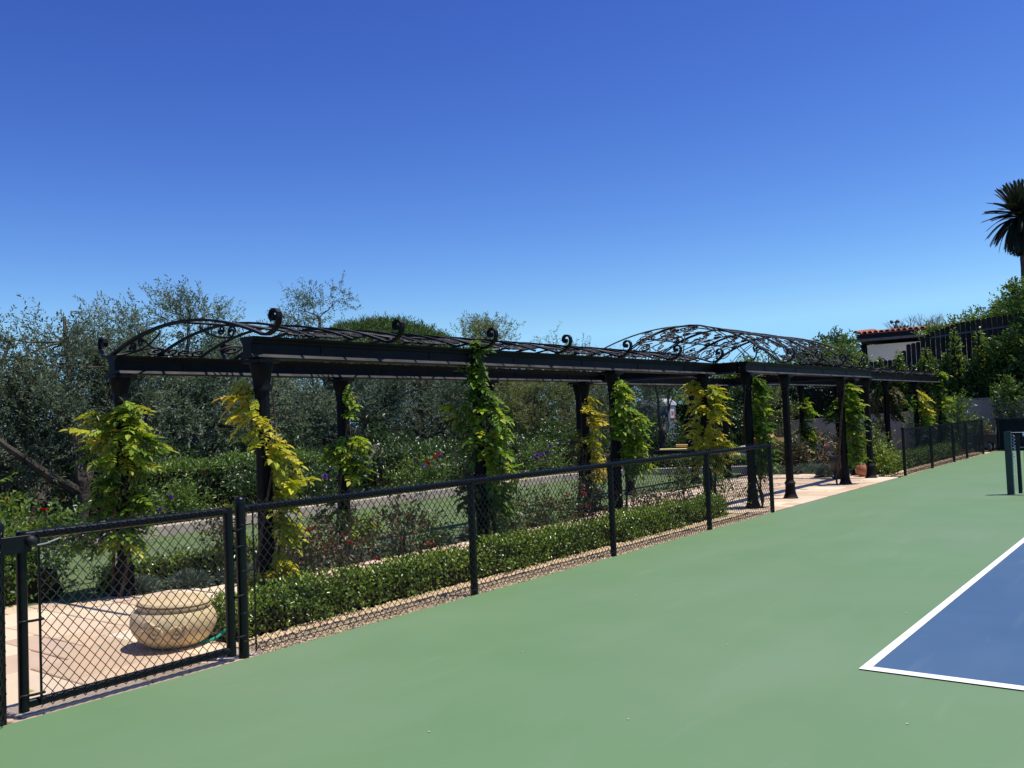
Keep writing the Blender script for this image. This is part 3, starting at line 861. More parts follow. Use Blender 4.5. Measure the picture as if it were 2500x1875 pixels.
# scrollwork panels lying on the vault, one per bay
def vault(w, xn, xf, rise, p):
    """w metres from the near foot measured across, folded on the vault"""
    t = w / abs(xf - xn)
    u = 2 * t - 1
    return xn + (xf - xn) * t, 2.463 + rise * (1 - abs(u) ** p) - .004
def spiral(cy, cw, r, turns, a0, sg, n=18):
    return [(cy + r * (1 - .78 * k / n) * math.cos(a0 + sg * 6.283 * turns * k / n), cw + r * (1 - .78 * k / n) * math.sin(a0 + sg * 6.283 * turns * k / n)) for k in range(n + 1)]
def bez(p0, p1, p2, p3, n=10):
    out = []
    for k in range(n + 1):
        t = k / n
        out.append(tuple((1 - t) ** 3 * a + 3 * (1 - t) ** 2 * t * b_ + 3 * (1 - t) * t * t * c + t ** 3 * d for a, b_, c, d in zip(p0, p1, p2, p3)))
    return out
def panel_mesh(bay, xn, xf, rise, p, r=.0095, rich=0):
    W = abs(xf - xn)
    m = MB()
    half = []
    for k in range(4):
        half.append(spiral(.42 + .17 * k, .155, .085, 1.15, math.pi * (1.2 if k < 2 else 1.8), 1 if k < 2 else -1, 14))
        if k: half.append(bez((.42 + .17 * (k - 1) + .06, .09), (.42 + .17 * k - .10, .055), (.42 + .17 * k - .06, .06), (.42 + .17 * k - .02, .075), 4))
    half.append(bez((.02, .03), (.18, .04), (.22, .22), (.33, .25)))
    half.append(bez((.02, .52), (.16, .42), (.22, .30), (.33, .25)))
    half.append(bez((.33, .25), (.40, .27), (.40, .21), (.46, .235), 6))
    half.append(spiral(bay - .22, .27, .14, 1.5, math.pi * 1.0, -1, 20))
    if rich:
        half.append(bez((.33, .25), (.5, .42), (.6, .75), (bay - .05, W * .46)))
        half.append(spiral(.62, W * .33, .12, 1.4, 0, 1, 16))
        half.append(spiral(bay - .35, W * .36, .10, 1.4, math.pi, -1, 16))
        half.append(bez((.05, W * .22), (.3, W * .27), (.4, W * .24), (.5, W * .33), 8))
    if rich:
        for k in range(5):
            half.append(spiral(.2 + .27 * k, W * (.16 + .05 * (k % 2)), .11, 1.3, k * 1.3, 1 if k % 2 else -1, 14))
            half.append(spiral(.15 + .28 * k, W * (.28 + .04 * (k % 2)), .10, 1.3, k * 2.1, -1 if k % 2 else 1, 14))
            half.append(spiral(.2 + .27 * k, W * (.41 - .03 * (k % 2)), .10, 1.3, k * .7 + 1, 1 if k % 2 else -1, 14))
        half.append(bez((.02, W * .1), (.5, W * .2), (.9, W * .1), (bay - .02, W * .22)))
        half.append(bez((.02, W * .3), (.5, W * .22), (.9, W * .38), (bay - .02, W * .3)))
    for path in half:
        for mir in (0, 1):
            pts = []
            for (y, w) in path:
                w2 = W - w if mir else w
                x, z = vault(min(max(w2, .01), W - .01), xn, xf, rise, p)
                pts.append((x, y, z))
            m.tube(pts, r, 4, cap=False)
    if not rich:
        for yb in (.52, 1.04):
            m.tube([(q[0], yb, q[2] + .004) for q in arch_pts(xn, xf, 2.463, rise, 20, p)], 0, flat=(.03, .022, (0, 1, 0)))
    for w in ((W * .5,) if not rich else (W * .5, W * .27, W * .73)):
        x, z = vault(w, xn, xf, rise, p)
        m.tube([(x, 0, z), (x, bay, z)], .013, 5, cap=False)
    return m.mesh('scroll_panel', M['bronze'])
wp = panel_mesh(1.5, WN, WF, WR, 2.0, .0125)
for y in [4.97 + 1.5 * k for k in range(6)] + [21.75 + 1.5 * k for k in range(6)]:
    link('scroll_panel', wp, pg, loc=PL + Vector((0, y, 0)))
pp = panel_mesh(1.45, PNR, PFR, PR, 2.0, .0105, 1)
for y in (15.75, 17.2, 18.65):
    link('scroll_panel', pp, pg, loc=PL + Vector((0, y, 0)))
# hipped ends of the pavilion roof
ridge0 = Vector((-7.83, 15.75, 2.463 + PR)); ridge1 = Vector((-7.83, 20.1, 2.463 + PR))
def hip(a, b_, h=.30):
    a = Vector(a)
    pts = []
    for k in range(17):
        t = k / 16
        q = a.lerp(b_, t); q.z = a.z + (b_.z - a.z) * (1 - (1 - t) ** 2.0)
        pts.append(q)
    return pts
for (ye, rd, sg) in ((14.36, ridge0, 1), (21.45, ridge1, -1)):
    for x in (PNR + .02, PFR - .02):
        m = MB()
        pts = hip((x, ye, 2.463), rd)
        sd = Vector((sg * .5 * (1 if x > -7 else -1), .8, 0)).normalized() * .045
        for s_ in (-1, 1):
            m.tube([q + sd * s_ for q in pts], .010, 4)
        v = volute(0, 1, 2.463, 1.15)
        dx = (1 if x > -7.8 else -1) * .72; dy = -sg * .7
        m.tube([(x + q[0] * dx, ye + q[0] * dy, q[2]) for q in v], .013, 5)
        plink(m, 'hip_rib')
    m = MB()
    for fx in (.33, .5, .67):
        x = PNR + (PFR - PNR) * fx
        top = rd + Vector(((x - rd.x) * .12, 0, 0))
        m.tube(hip((x, ye, 2.463), top), .0105, 5)
    plink(m, 'hip_bars')['kind'] = 'stuff'
    # scrollwork filling the end slope
    m = MB()
    for k in range(26):
        t = .05 + .6 * rnd(); sx = .04 + .92 * rnd()
        hw = .5 * (1 - t)
        if k < 10: t = .11; sx = .04 + .092 * k; hw = .5
        cx = rd.x + (sx - .5) * 2 * hw * abs(PFR - PNR) * (.98 if k < 10 else .9)
        pts = []
        rr = .15 if k < 10 else .12
        for (a_, b2) in spiral(0, 0, rr, 1.4, k * 1.7, 1 if k % 2 else -1, 16):
            tt = min(max(t + b2 / 1.7, .005), 1)
            q = Vector((cx + a_, ye + (rd.y - ye) * tt, 2.463 + PR * (1 - (1 - tt) ** 2.0)))
            pts.append(q)
        m.tube(pts, .0105, 4, cap=False)
    plink(m, 'scroll_filling')['kind'] = 'stuff'
# wing end scroll brackets under the first arch
for y in (4.93,):
    m = MB()
    for x, sg in ((NX - .16, -1), (FXp + .2, 1)):
        for (cx, cz, r_, a0) in ((.12, .065, .06, 3.1), (.27, .10, .045, 0)):
            m.tube([(x + sg * (cx + q[0]), y + .02, 2.455 + max(.005, cz + q[1])) for q in spiral(0, 0, r_, 1.5, a0, sg)], .010, 5, cap=False)
        m.tube([(x + sg * q[0], y + .02, 2.46 + q[1]) for q in bez((0, .02), (.2, .0), (.4, .02), (.62, .16))], .009, 5, cap=False)
    plink(m, 'scroll_filling')['kind'] = 'stuff'

# ------------------------------------------------------------------ wisteria on the columns
RD = Vector((.7932, .6077, 0)).normalized()                   # along the picture's right, on the ground
FD = Vector((-.6077, .7932, 0)).normalized()                  # away from the camera
def compound_leaf(name, mat, pairs=5, ln=.26, lw=.030, ll=.075, droop=.25):
    """pinnate leaf: thin stalk with paired leaflets, pointing along +Y, face up +Z"""
    V = []; Fc = []; T = []
    def q(*pts): 
        o = len(V); V.extend(pts); return o
    def leaflet(p, d, n, L, W, tone):
        d = d.normalized(); s = d.cross(n).normalized()
        o = q(p, p + d * L * .3 + s * W * .5 + n * W * .12, p + d * L * .68 + s * W * .42 + n * W * .08, p + d * L - n * L * .12, p + d * L * .68 - s * W * .42 + n * W * .08, p + d * L * .3 - s * W * .5 + n * W * .12)
        Fc.append((o, o + 1, o + 2, o + 3)); Fc.append((o, o + 3, o + 4, o + 5)); T.extend([tone] * 6)
    prev = Vector((0, 0, 0)); st = [prev]
    for k in range(1, pairs + 2):
        t = k / (pairs + 1)
        st.append(Vector((0, ln * t, -droop * ln * t * t)))
    for a, b_ in zip(st, st[1:]):
        o = q(a + Vector((-.0022, 0, 0)), a + Vector((.0022, 0, 0)), b_ + Vector((.0016, 0, 0)), b_ + Vector((-.0016, 0, 0)))
        Fc.append((o, o + 1, o + 2, o + 3)); T.extend([.3] * 4)
    n = Vector((0, 0, 1))
    for k in range(1, pairs + 1):
        for s_ in (-1, 1):
            L = ll * random.uniform(.8, 1.1) * (1 - .08 * abs(k - pairs * .6))
            leaflet(st[k], Vector((s_ * 1.0, .55 + random.uniform(-.15, .15), -.25 + random.uniform(-.25, .2))), (n + Vector((s_ * .3, 0, 0))).normalized(), L, lw * random.uniform(.85, 1.15), random.random())
    leaflet(st[-1], Vector((0, 1, -.4)), n, ll, lw, random.random())
    me = bpy.data.meshes.new(name); me.from_pydata([tuple(v) for v in V], [], Fc)
    at = me.attributes.new('tint', 'FLOAT', 'POINT'); at.data.foreach_set('value', T)
    me.materials.append(mat); me.update()
    return me
vine_leaf = [compound_leaf('leaf', M['leaf_vine'], 5, .215, .050, .092, d) for d in (.15, .3, .5)] + [compound_leaf('leaf', M['leaf_vine'], 4, .165, .046, .085, d) for d in (.2, .45)]
PAL = {'green': [(.10, .20, .028), (.14, .25, .03), (.20, .31, .04), (.08, .16, .025)],
       'lime': [(.32, .46, .045), (.40, .50, .055), (.22, .36, .04), (.50, .53, .07), (.15, .27, .03)],
       'yellow': [(.64, .60, .06), (.56, .55, .05), (.70, .58, .09), (.46, .50, .045), (.33, .43, .04)],
       'gold': [(.72, .60, .07), (.64, .57, .055), (.76, .53, .13), (.54, .52, .05)],
       'dry': [(.12, .11, .05), (.16, .13, .06), (.10, .11, .04), (.20, .19, .06)]}
def vine(label, col, blobs, n, fill, pals, fillmat='leaf_vinefill', scale=1.0, stems=2):
    cx, cy = col
    blobs = [(b_[0] * .92, b_[1], b_[2], b_[3] * .84, b_[4] * .92) + tuple(b_[5:]) for b_ in blobs]
    scale *= .86
    t = thing('wisteria_vine', label, 'vine', (cx, cy, 0), 'wisteria vines climbing the pergola columns')
    w = np.array([max(.02, b_[3] ** 2 * b_[4]) for b_ in blobs]); w = w / w.sum()
    # climbing stems
    zmax = max(b_[2] + b_[4] * .5 for b_ in blobs)
    m = MB()
    for s_ in range(stems):
        ph = random.uniform(0, 6.28); tw = random.uniform(2.5, 4.5)
        pts = []; rs = []
        for k in range(22):
            u = k / 21
            rr = .085 + .06 * (1 - u) ** 2 + .02 * math.sin(5 * u + ph)
            if s_ == 0 and u < .12: rr += .05
            pts.append((rr * math.cos(ph + tw * u), rr * math.sin(ph + tw * u), zmax * u)); rs.append(.022 * (1 - .6 * u) * scale)
        m.tube(pts, rs, 6)
    for b_ in blobs:
        c = RD * b_[0] - FD * b_[1]; c.z = b_[2]
        a = Vector((0, 0, max(.2, b_[2] - .15)))
        a += Vector((c.x, c.y, 0)).normalized() * .08 if c.length > .01 else Vector((.08, 0, 0))
        m.tube(bent(a, c, 4, .03), [.009, .008, .007, .005, .003], 4)
    m.build('stem', M['vinewood'], t, smooth=True)
    # inner foliage
    if fill:
        k = RNG.choice(len(blobs), fill, p=w)
        B = np.array([b_[:5] for b_ in blobs], float)
        d = unit(RNG.normal(size=(fill, 3))); r_ = rnd(fill)[:, None] ** .45
        o = d * r_ * np.stack([B[k, 3], B[k, 3], B[k, 4]], 1) * .95
        c = B[k, 0][:, None] * np.array(RD)[None] - B[k, 1][:, None] * np.array(FD)[None]
        P = c + o; P[:, 2] = np.maximum(B[k, 2] + o[:, 2], .02)
        rad = np.hypot(P[:, 0], P[:, 1]); 
        P = P[rad > .085]
        D = unit(RNG.normal(size=P.shape) * .8 + np.array([0, 0, -.5]))
        link('foliage', leaves_mesh('foliage', P, D, .055 * scale + .03 * rnd(len(P)), .024 * scale, rnd(len(P)), M[fillmat]), t, 'stuff')
    for i in range(int(n * 1.25)):
        bi = int(RNG.choice(len(blobs), p=w)); b_ = blobs[bi]
        d = unit(RNG.normal(size=3)); rr = .55 + .5 * rnd()
        c = RD * b_[0] - FD * b_[1]
        p = Vector((c.x + d[0] * b_[3] * rr, c.y + d[1] * b_[3] * rr, b_[2] + d[2] * b_[4] * rr))
        if math.hypot(p.x, p.y) < .09 or p.z < .05: continue
        out = Vector((p.x, p.y, 0)); out = out.normalized() if out.length > .01 else Vector((1, 0, 0))
        dv = (out * .7 + Vector((d[0], d[1], 0)) * .5 + Vector((random.uniform(-.65, .65), random.uniform(-.65, .65), random.uniform(-.7, .4)))).normalized()
        nv = (Vector((0, 0, 1)) + out * .35 + Vector((random.uniform(-.4, .4), random.uniform(-.4, .4), 0)))
        xv = dv.cross(nv).normalized(); nv = xv.cross(dv)
        s = scale * random.uniform(.85, 1.3)
        o = link('leaf', random.choice(vine_leaf), t)
        p0 = p - dv * .10 * s
        o.matrix_local = Matrix(((xv.x * s, dv.x * s, nv.x * s, p0.x), (xv.y * s, dv.y * s, nv.y * s, p0.y), (xv.z * s, dv.z * s, nv.z * s, p0.z), (0, 0, 0, 1)))
        pal = b_[5] if len(b_) > 5 else random.choice(pals)
        cc = random.choice(PAL[pal]); f = random.uniform(.85, 1.15)
        o.color = (cc[0] * f, cc[1] * f, cc[2] * f, 1)
    return t
# blobs: (along picture right, towards camera, z, radius, half height, palette)
vine('green and yellow wisteria reaching the ground on the leftmost pergola column behind the gate', (FXp, 4.99),
     [(-.22, .05, 1.75, .24, .2, 'yellow'), (.1, .08, 1.82, .18, .22, 'lime'), (.2, .05, 1.52, .25, .26, 'lime'), (-.05, .1, 1.48, .28, .28, 'lime'), (.08, .08, 1.15, .26, .28, 'green'), (-.1, .05, 1.0, .22, .26, 'green'), (.12, .05, .85, .18, .24, 'green'), (.05, .1, .60, .24, .14, 'lime'), (-.3, .1, .62, .24, .16, 'green')],
     190, 1500, ['lime', 'green'])
vine('yellow wisteria hanging down the near column beside the gate post', (NX, 5.05),
     [(-.20, .04, 1.98, .13, .09, 'gold'), (-.1, .06, 1.78, .16, .17, 'yellow'), (.06, .1, 1.6, .17, .18, 'yellow'), (.16, .06, 1.40, .16, .15, 'yellow'), (.27, .04, 1.22, .16, .13, 'yellow'), (.2, .03, 1.0, .12, .17, 'yellow'), (.18, .0, .78, .10, .14, 'yellow'), (.14, .06, .45, .13, .12, 'gold'), (-.08, .08, .3, .10, .12, 'gold'), (.12, .08, .16, .12, .12, 'gold')],
     135, 650, ['yellow', 'gold'], 'leaf_vinefill_y', .9)
vine('big green wisteria clump climbing over the beam on the second near column', (NX, 8.05),
     [(0, .1, 2.42, .12, .15, 'green'), (0, .12, 2.2, .14, .15, 'green'), (.05, .08, 1.95, .2, .18, 'green'), (-.22, .05, 1.72, .22, .18, 'lime'), (.12, .1, 1.62, .28, .25, 'lime'), (.0, .12, 1.42, .30, .22, 'green'), (.22, .05, 1.3, .24, .25, 'lime'), (.24, .0, 1.0, .18, .2, 'lime'), (.2, .0, .72, .16, .2, 'green'), (-.18, .02, .85, .12, .25, 'dry')],
     180, 1200, ['lime', 'green'])
vine('yellow green wisteria on the second back column, bushy at mid height', (FXp, 8.0),
     [(.12, .05, 1.95, .12, .22, 'lime'), (.14, .06, 1.35, .22, .22, 'lime'), (-.12, .05, 1.3, .12, .15, 'lime'), (.18, .05, 1.12, .18, .15, 'lime'), (-.1, .05, .55, .25, .2, 'green'), (.25, .1, .35, .28, .2, 'lime')],
     100, 600, ['lime'])
vine('mustard yellow wisteria on the back column left of the third near column', (FXp, 13.8),
     [(.05, .05, 1.85, .16, .2, 'gold'), (.18, .05, 1.6, .14, .15, 'gold'), (-.15, .05, 1.2, .16, .3, 'dry'), (.12, .06, 1.15, .18, .3, 'yellow'), (.2, .05, .9, .15, .15, 'yellow'), (.2, .1, .62, .26, .14, 'gold'), (0, .1, .3, .2, .2, 'dry')],
     110, 650, ['yellow'], 'leaf_vinefill_y', 1.05)
vine('fresh green wisteria on the third near column, spreading to its right', (NX, 11.05),
     [(.1, .06, 2.02, .13, .15, 'lime'), (.1, .08, 1.72, .2, .2, 'lime'), (.28, .05, 1.5, .24, .26, 'lime'), (.32, .02, 1.18, .22, .22, 'lime'), (.05, .08, 1.5, .15, .2, 'lime'), (.34, 0, .92, .2, .12, 'lime')],
     140, 1000, ['lime', 'green'], scale=1.05)
vine('golden wisteria on the near column at the corner where the wider pavilion roof begins', (NX, 13.95),
     [(-.15, .05, 2.05, .12, .12, 'gold'), (.2, .06, 1.95, .16, .15, 'yellow'), (-.12, .05, 1.7, .18, .2, 'yellow'), (.18, .08, 1.65, .22, .2, 'yellow'), (-.1, .05, 1.3, .18, .25, 'yellow'), (.1, .1, 1.25, .2, .25, 'gold'), (-.1, .05, .95, .16, .2, 'yellow'), (.3, .05, 1.05, .18, .15, 'yellow'), (.15, .08, .8, .16, .15, 'yellow')],
     160, 900, ['yellow', 'gold'], 'leaf_vinefill_y', 1.1)
vine('tall narrow green wisteria on the right side of the first pavilion column', (PNX, 14.52),
     [(.22, 0, 2.05, .12, .12, 'green'), (.22, 0, 1.75, .16, .25, 'lime'), (.22, -.02, 1.4, .18, .3, 'green'), (.24, 0, 1.1, .2, .3, 'green'), (.2, 0, .75, .18, .3, 'green')],
     110, 900, ['green', 'lime'], scale=1.05)
vine('dense green wisteria between the last two near pavilion columns', (PNX, 19.42),
     [(.22, 0, 2.0, .14, .14, 'lime'), (.24, 0, 1.7, .18, .25, 'lime'), (.28, -.02, 1.35, .22, .3, 'green'), (.26, 0, 1.0, .2, .3, 'green'), (.26, 0, .6, .22, .3, 'green')],
     100, 900, ['green', 'lime'], scale=1.15)
vine('light green wisteria on the far wing back column beside the stucco wall', (FXp, 24.8),
     [(.05, .05, 1.75, .2, .2, 'lime'), (.2, .05, 1.5, .22, .2, 'lime'), (0, .05, 1.1, .2, .3, 'green'), (.25, .05, .9, .25, .25, 'lime'), (.1, .05, .6, .25, .3, 'lime')],
     90, 800, ['lime', 'green'], scale=1.2)
vine('small lime wisteria on the far wing third back column', (FXp, 27.8),
     [(.05, .05, 1.75, .2, .2, 'lime'), (-.25, .05, 1.4, .25, .25, 'green'), (.15, .05, 1.3, .22, .25, 'lime'), (.2, .05, .9, .2, .3, 'green')],
     80, 700, ['lime', 'green'], scale=1.2)
vine('yellow topped wisteria on the far wing third near column above the distant fence', (NX, 27.8),
     [(.1, .05, 1.85, .25, .2, 'yellow'), (-.3, .05, 1.75, .25, .22, 'green'), (.3, .05, 1.5, .25, .25, 'yellow'), (.1, .05, 1.5, .22, .3, 'lime'), (.25, .05, 1.1, .18, .25, 'lime')],
     90, 700, ['lime', 'yellow'], scale=1.25)
vine('green wisteria wrapping the last near column at the far end of the pergola', (NX, 30.7),
     [(0, .05, 2.5, .2, .2, 'lime'), (0, .05, 2.1, .2, .2, 'green'), (-.2, .05, 1.7, .25, .35, 'green'), (.15, .05, 1.6, .22, .35, 'lime'), (.1, .05, 1.0, .25, .35, 'green')],
     90, 900, ['green'], scale=1.3)
vine('dry brownish wisteria on the far wing second near column', (NX, 24.8),
     [(-.38, .0, 1.75, .22, .4, 'dry'), (.28, .0, 1.85, .2, .3, 'dry'), (.25, 0, 1.4, .2, .25, 'dry'), (-.3, 0, 1.1, .25, .35, 'dry')],
     80, 700, ['dry'], 'leaf_rose', 1.2)

# ------------------------------------------------------------------ hedges, roses and beds
def hedge(name, label, cat, x0, x1, y0, y1, ztop, n, mat, L=.03, W=.016, rough=.05, group=None, corez=.85, zb=0.0, parts=('foliage', 'blocking_core')):
    t = thing(name, label, cat, ((x0 + x1) / 2, (y0 + y1) / 2, zb), group)
    lx, ly, lz = x1 - x0, y1 - y0, ztop - zb
    A = np.array([ly * lz, ly * lz, lx * lz, lx * lz, lx * ly * 1.3]); A = A / A.sum()
    f = RNG.choice(5, n, p=A)
    u, v = rnd(n), rnd(n)
    P = np.zeros((n, 3)); O = np.zeros((n, 3))
    dep = rnd(n) ** 1.6 * .16
    for k in range(5):
        s = f == k
        if k == 0: P[s] = np.stack([np.full(s.sum(), -lx / 2), (u[s] - .5) * ly, v[s] * lz], 1); O[s] = (-1, 0, 0)
        if k == 1: P[s] = np.stack([np.full(s.sum(), lx / 2), (u[s] - .5) * ly, v[s] * lz], 1); O[s] = (1, 0, 0)
        if k == 2: P[s] = np.stack([(u[s] - .5) * lx, np.full(s.sum(), -ly / 2), v[s] * lz], 1); O[s] = (0, -1, 0)
        if k == 3: P[s] = np.stack([(u[s] - .5) * lx, np.full(s.sum(), ly / 2), v[s] * lz], 1); O[s] = (0, 1, 0)
        if k == 4: P[s] = np.stack([(u[s] - .5) * lx, (v[s] - .5) * ly, np.full(s.sum(), lz)], 1); O[s] = (0, 0, 1)
    # uneven clipped outline
    ph = RNG.random(8) * 6.28
    q = P[:, 1] if ly > lx else P[:, 0]
    bumps = sum(np.sin(q * fr + ph[i]) * am for i, (fr, am) in enumerate(((2.1, .5), (4.7, .45), (9.3, .35), (17, .3), (31, .2))))
    sh = bumps * rough + RNG.normal(size=n) * rough * .45
    P = P - O * dep[:, None] + O * sh[:, None]
    rb = np.clip(np.abs(P[:, 0]) / (lx / 2), 0, 1.3) ** 4
    P[:, 2] -= rb * rough * 1.2 * (P[:, 2] / lz)
    P[:, 2] = np.maximum(P[:, 2], .015)
    D = unit(O * .6 + np.array([0, 0, .5]) + RNG.normal(size=(n, 3)) * .7)
    thin = np.sin(q * 2.7 + ph[1]) + np.sin(q * 6.1 + ph[2] + P[:, 2] * 9) + np.sin(P[:, 2] * 14 + q * 3.3 + ph[3])
    keep = (thin < 1.25) | (rnd(n) < .45)
    P, D, O, q, dep = P[keep], D[keep], O[keep], q[keep], dep[keep]; n = len(P)
    patch = .5 + .22 * np.sin(q * 3.1 + ph[5]) * np.sin(q * 1.3 + ph[6])
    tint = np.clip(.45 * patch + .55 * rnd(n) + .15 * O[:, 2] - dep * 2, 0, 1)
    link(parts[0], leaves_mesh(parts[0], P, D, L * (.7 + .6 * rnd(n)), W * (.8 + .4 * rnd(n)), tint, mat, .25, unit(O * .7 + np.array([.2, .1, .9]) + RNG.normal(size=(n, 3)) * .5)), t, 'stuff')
    m = MB(); hx, hy = lx / 2 - .07, ly / 2 - .07  # solid dark core hidden inside the leaves, added to block light
    m.box((0, 0, lz * corez / 2), (max(.05, 2 * hx), max(.05, 2 * hy), lz * corez), 0, .92)
    m.build(parts[1], M['core'], t)
    return t
hedge('box_hedge', 'low clipped boxwood hedge running along behind the near court fence', 'hedge', -6.50, -6.08, 4.32, 13.45, .31, 30000, M['leaf_box'], .036, .022, .05)
hedge('box_hedge', 'low box hedge behind the distant court fence run', 'hedge', -6.65, -6.2, 22.3, 31.0, .36, 9000, M['leaf_mid'], .05, .028, .05)
hedge('edging_hedge', 'bright low edging hedge just above the lawn curb wall', 'hedge', -13.95, -13.62, 1.0, 19.4, .30, 9000, M['leaf_box'], .055, .03, .05)
hedge('clipped_hedge', 'tall dark clipped hedge behind the lawn on the left', 'hedge', -15.4, -14.55, 8.3, 12.6, 1.12, 9000, M['leaf_mid'], .07, .04, .07)
hedge('clipped_hedge', 'tall dark hedge behind the purple flowers in the middle of the garden', 'hedge', -15.8, -14.9, 13.2, 20.5, 1.08, 12000, M['leaf_dark'], .08, .045, .12)
hedge('edging_hedge', 'low green hedge behind the curved end of the lawn curb', 'hedge', -13.0, -9.6, 23.2, 24.2, .38, 7000, M['leaf_box'], .055, .03, .05)

def bush(name, label, cat, c, blobs, n_shoot, per, L, W, mat, slen=.22, group=None, stems=6, stemmat='cane', subr=.16, up=.45, shell=.35, nsub=40, stem_r=.007, foliage='foliage'):
    """shrub: stems plus leafy shoots inside the given ellipsoids (local offsets)"""
    t = thing(name, label, cat, c, group)
    P, D, tone, subs = shoots([np.array(b_, float) for b_ in blobs], nsub, n_shoot, per, slen, subr, up, shell)
    P[:, 2] = np.maximum(P[:, 2], .02)
    n = len(P)
    link(foliage, leaves_mesh(foliage, P, D, L * (.7 + .6 * rnd(n)), W * (.8 + .4 * rnd(n)), np.clip(.5 * tone + .6 * rnd(n) - .05, 0, 1), mat), t, None)
    m = MB()
    for k in range(stems):
        e = subs[int(RNG.integers(0, len(subs)))]
        a = (random.uniform(-.06, .06), random.uniform(-.06, .06), 0)
        m.tube(bent(a, (e[0], e[1], max(.1, e[2])), 5, .025), [stem_r * (1.3 - .18 * q) for q in range(6)], 5)
    m.build('stem', M[stemmat], t, smooth=True)
    return t

def bloom_mesh(name, mat, r=.04, layers=4):
    P = []; D = []; L = []; W = []; N = []; T = []
    for ly in range(layers):
        k = 5 + ly
        el = 1.35 - ly * .36
        for j in range(k):
            a = 6.283 * (j + .5 * (ly % 2)) / k + random.uniform(-.2, .2)
            d = np.array([math.cos(a) * math.cos(el), math.sin(a) * math.cos(el), math.sin(el)])
            P.append(np.array([math.cos(a), math.sin(a), 0]) * r * .08 * ly); D.append(d); L.append(r * (.75 + .12 * ly)); W.append(r * (.75 + .1 * ly)); N.append(np.array([-math.cos(a) * math.sin(el), -math.sin(a) * math.sin(el), math.cos(el)])); T.append(random.random())
    me = leaves_mesh(name, np.array(P), np.array(D), np.array(L), np.array(W), np.array(T), mat, .35, np.array(N))
    return me
BL = {k: bloom_mesh('bloom', M['bloom_' + k]) for k in ('red', 'pink', 'white', 'peach', 'purple')}
def bloom(parent, kind, pos, s=1.0):
    o = link('bloom', BL[kind], parent, loc=Vector(pos) - parent.location)
    o.rotation_euler = (random.uniform(-.5, .9), random.uniform(-.2, .9), random.uniform(0, 6))
    o.scale = (s, s, s)
    m = MB(); h = o.location.z
    m.tube(bent((o.location.x * .4, o.location.y * .4, max(.05, h * .35)), o.location, 4, .015), .004, 5)
    m.build('flower_stem', M['cane'], parent, smooth=True)

def rose(label, x, y, h, w, mat, n=150, blooms=(), cat='rose bush'):
    n = int(n * .7)
    bl = [(0, 0, h * .55, w, w, h * .32), (w * .2, -w * .2, h * .85, w * .55, w * .55, h * .2), (-w * .3, w * .3, h * .75, w * .5, w * .5, h * .22)]
    t = bush('rose_bush', label, cat, (x, y, 0), bl, n, 8, .045, .028, M[mat], .22, 'rose bushes between hedge and path', 8, 'cane', .12, .5, .3, 26, .007)
    for kind, p, s in blooms:
        bloom(t, kind, p, s)
    return t
rose('rose bush with a large red bloom and a pale pink bud beside the yellow vine', -6.85, 5.65, .58, .30, 'leaf_rose', 150, [('red', (-6.80, 5.66, .66), 1.25), ('white', (-6.82, 5.40, .66), .7)])
rose('reddish brown rose bush right of the first pergola column', -6.9, 6.15, .62, .34, 'leaf_rose', 190, [('pink', (-6.62, 6.35, .30), .8)])
rose('rose with tall rust red canes and a pink bloom low on it', -6.8, 6.95, .78, .24, 'leaf_rose', 130, [('pink', (-6.72, 6.85, .42), 1.0), ('red', (-6.70, 7.22, .33), 1.0)])
rose('dark leaved rose bush with one cream bloom', -6.95, 7.35, .55, .28, 'leaf_rosegreen', 140, [('white', (-6.85, 7.36, .66), .9)])
rose('yellow green leafy bush at the foot of the second near column', -6.75, 8.3, .62, .32, 'leaf_rosegreen', 190, [])
rose('rose bush with a peach bloom high above its leaves', -6.95, 9.0, .70, .34, 'leaf_rosegreen', 190, [('peach', (-6.85, 9.0, .86), 1.1), ('peach', (-6.70, 9.5, .55), .7), ('white', (-6.72, 9.42, .48), .6)])
rose('brown tipped rose bush with small peach blooms', -6.9, 9.8, .62, .34, 'leaf_rosegreen', 190, [('peach', (-6.72, 9.9, .60), .8)])
rose('dark rose bush with two red blooms beside the third near column', -6.9, 10.6, .60, .30, 'leaf_rose', 170, [('red', (-6.80, 10.66, .60), 1.0), ('red', (-6.72, 10.72, .34), 1.1), ('pink', (-6.7, 10.35, .42), .8)])
rose('low sprawling rose bush right of the third near column', -6.8, 11.7, .36, .36, 'leaf_rose', 130, [('pink', (-6.9, 11.9, .36), .8)])
rose('low bronze leaved rose beside the path', -6.75, 12.5, .38, .34, 'leaf_rose', 120, [])
rose('brownish bush beside the golden vine column', -6.85, 13.5, .75, .26, 'leaf_rosegreen', 170, [])
rose('yellow leaved low bush right of the golden vine column', -6.55, 14.1, .45, .35, 'leaf_bright', 130, [], 'bush')
rose('reddish rose bush behind the gate near the hedge corner', -8.75, 6.15, .70, .17, 'leaf_rose', 120, [('peach', (-8.75, 5.9, .75), .6)])
rose('small red leaved shrub in the grey border behind the gate', -8.6, 6.7, .42, .28, 'leaf_rose', 110, [], 'shrub')

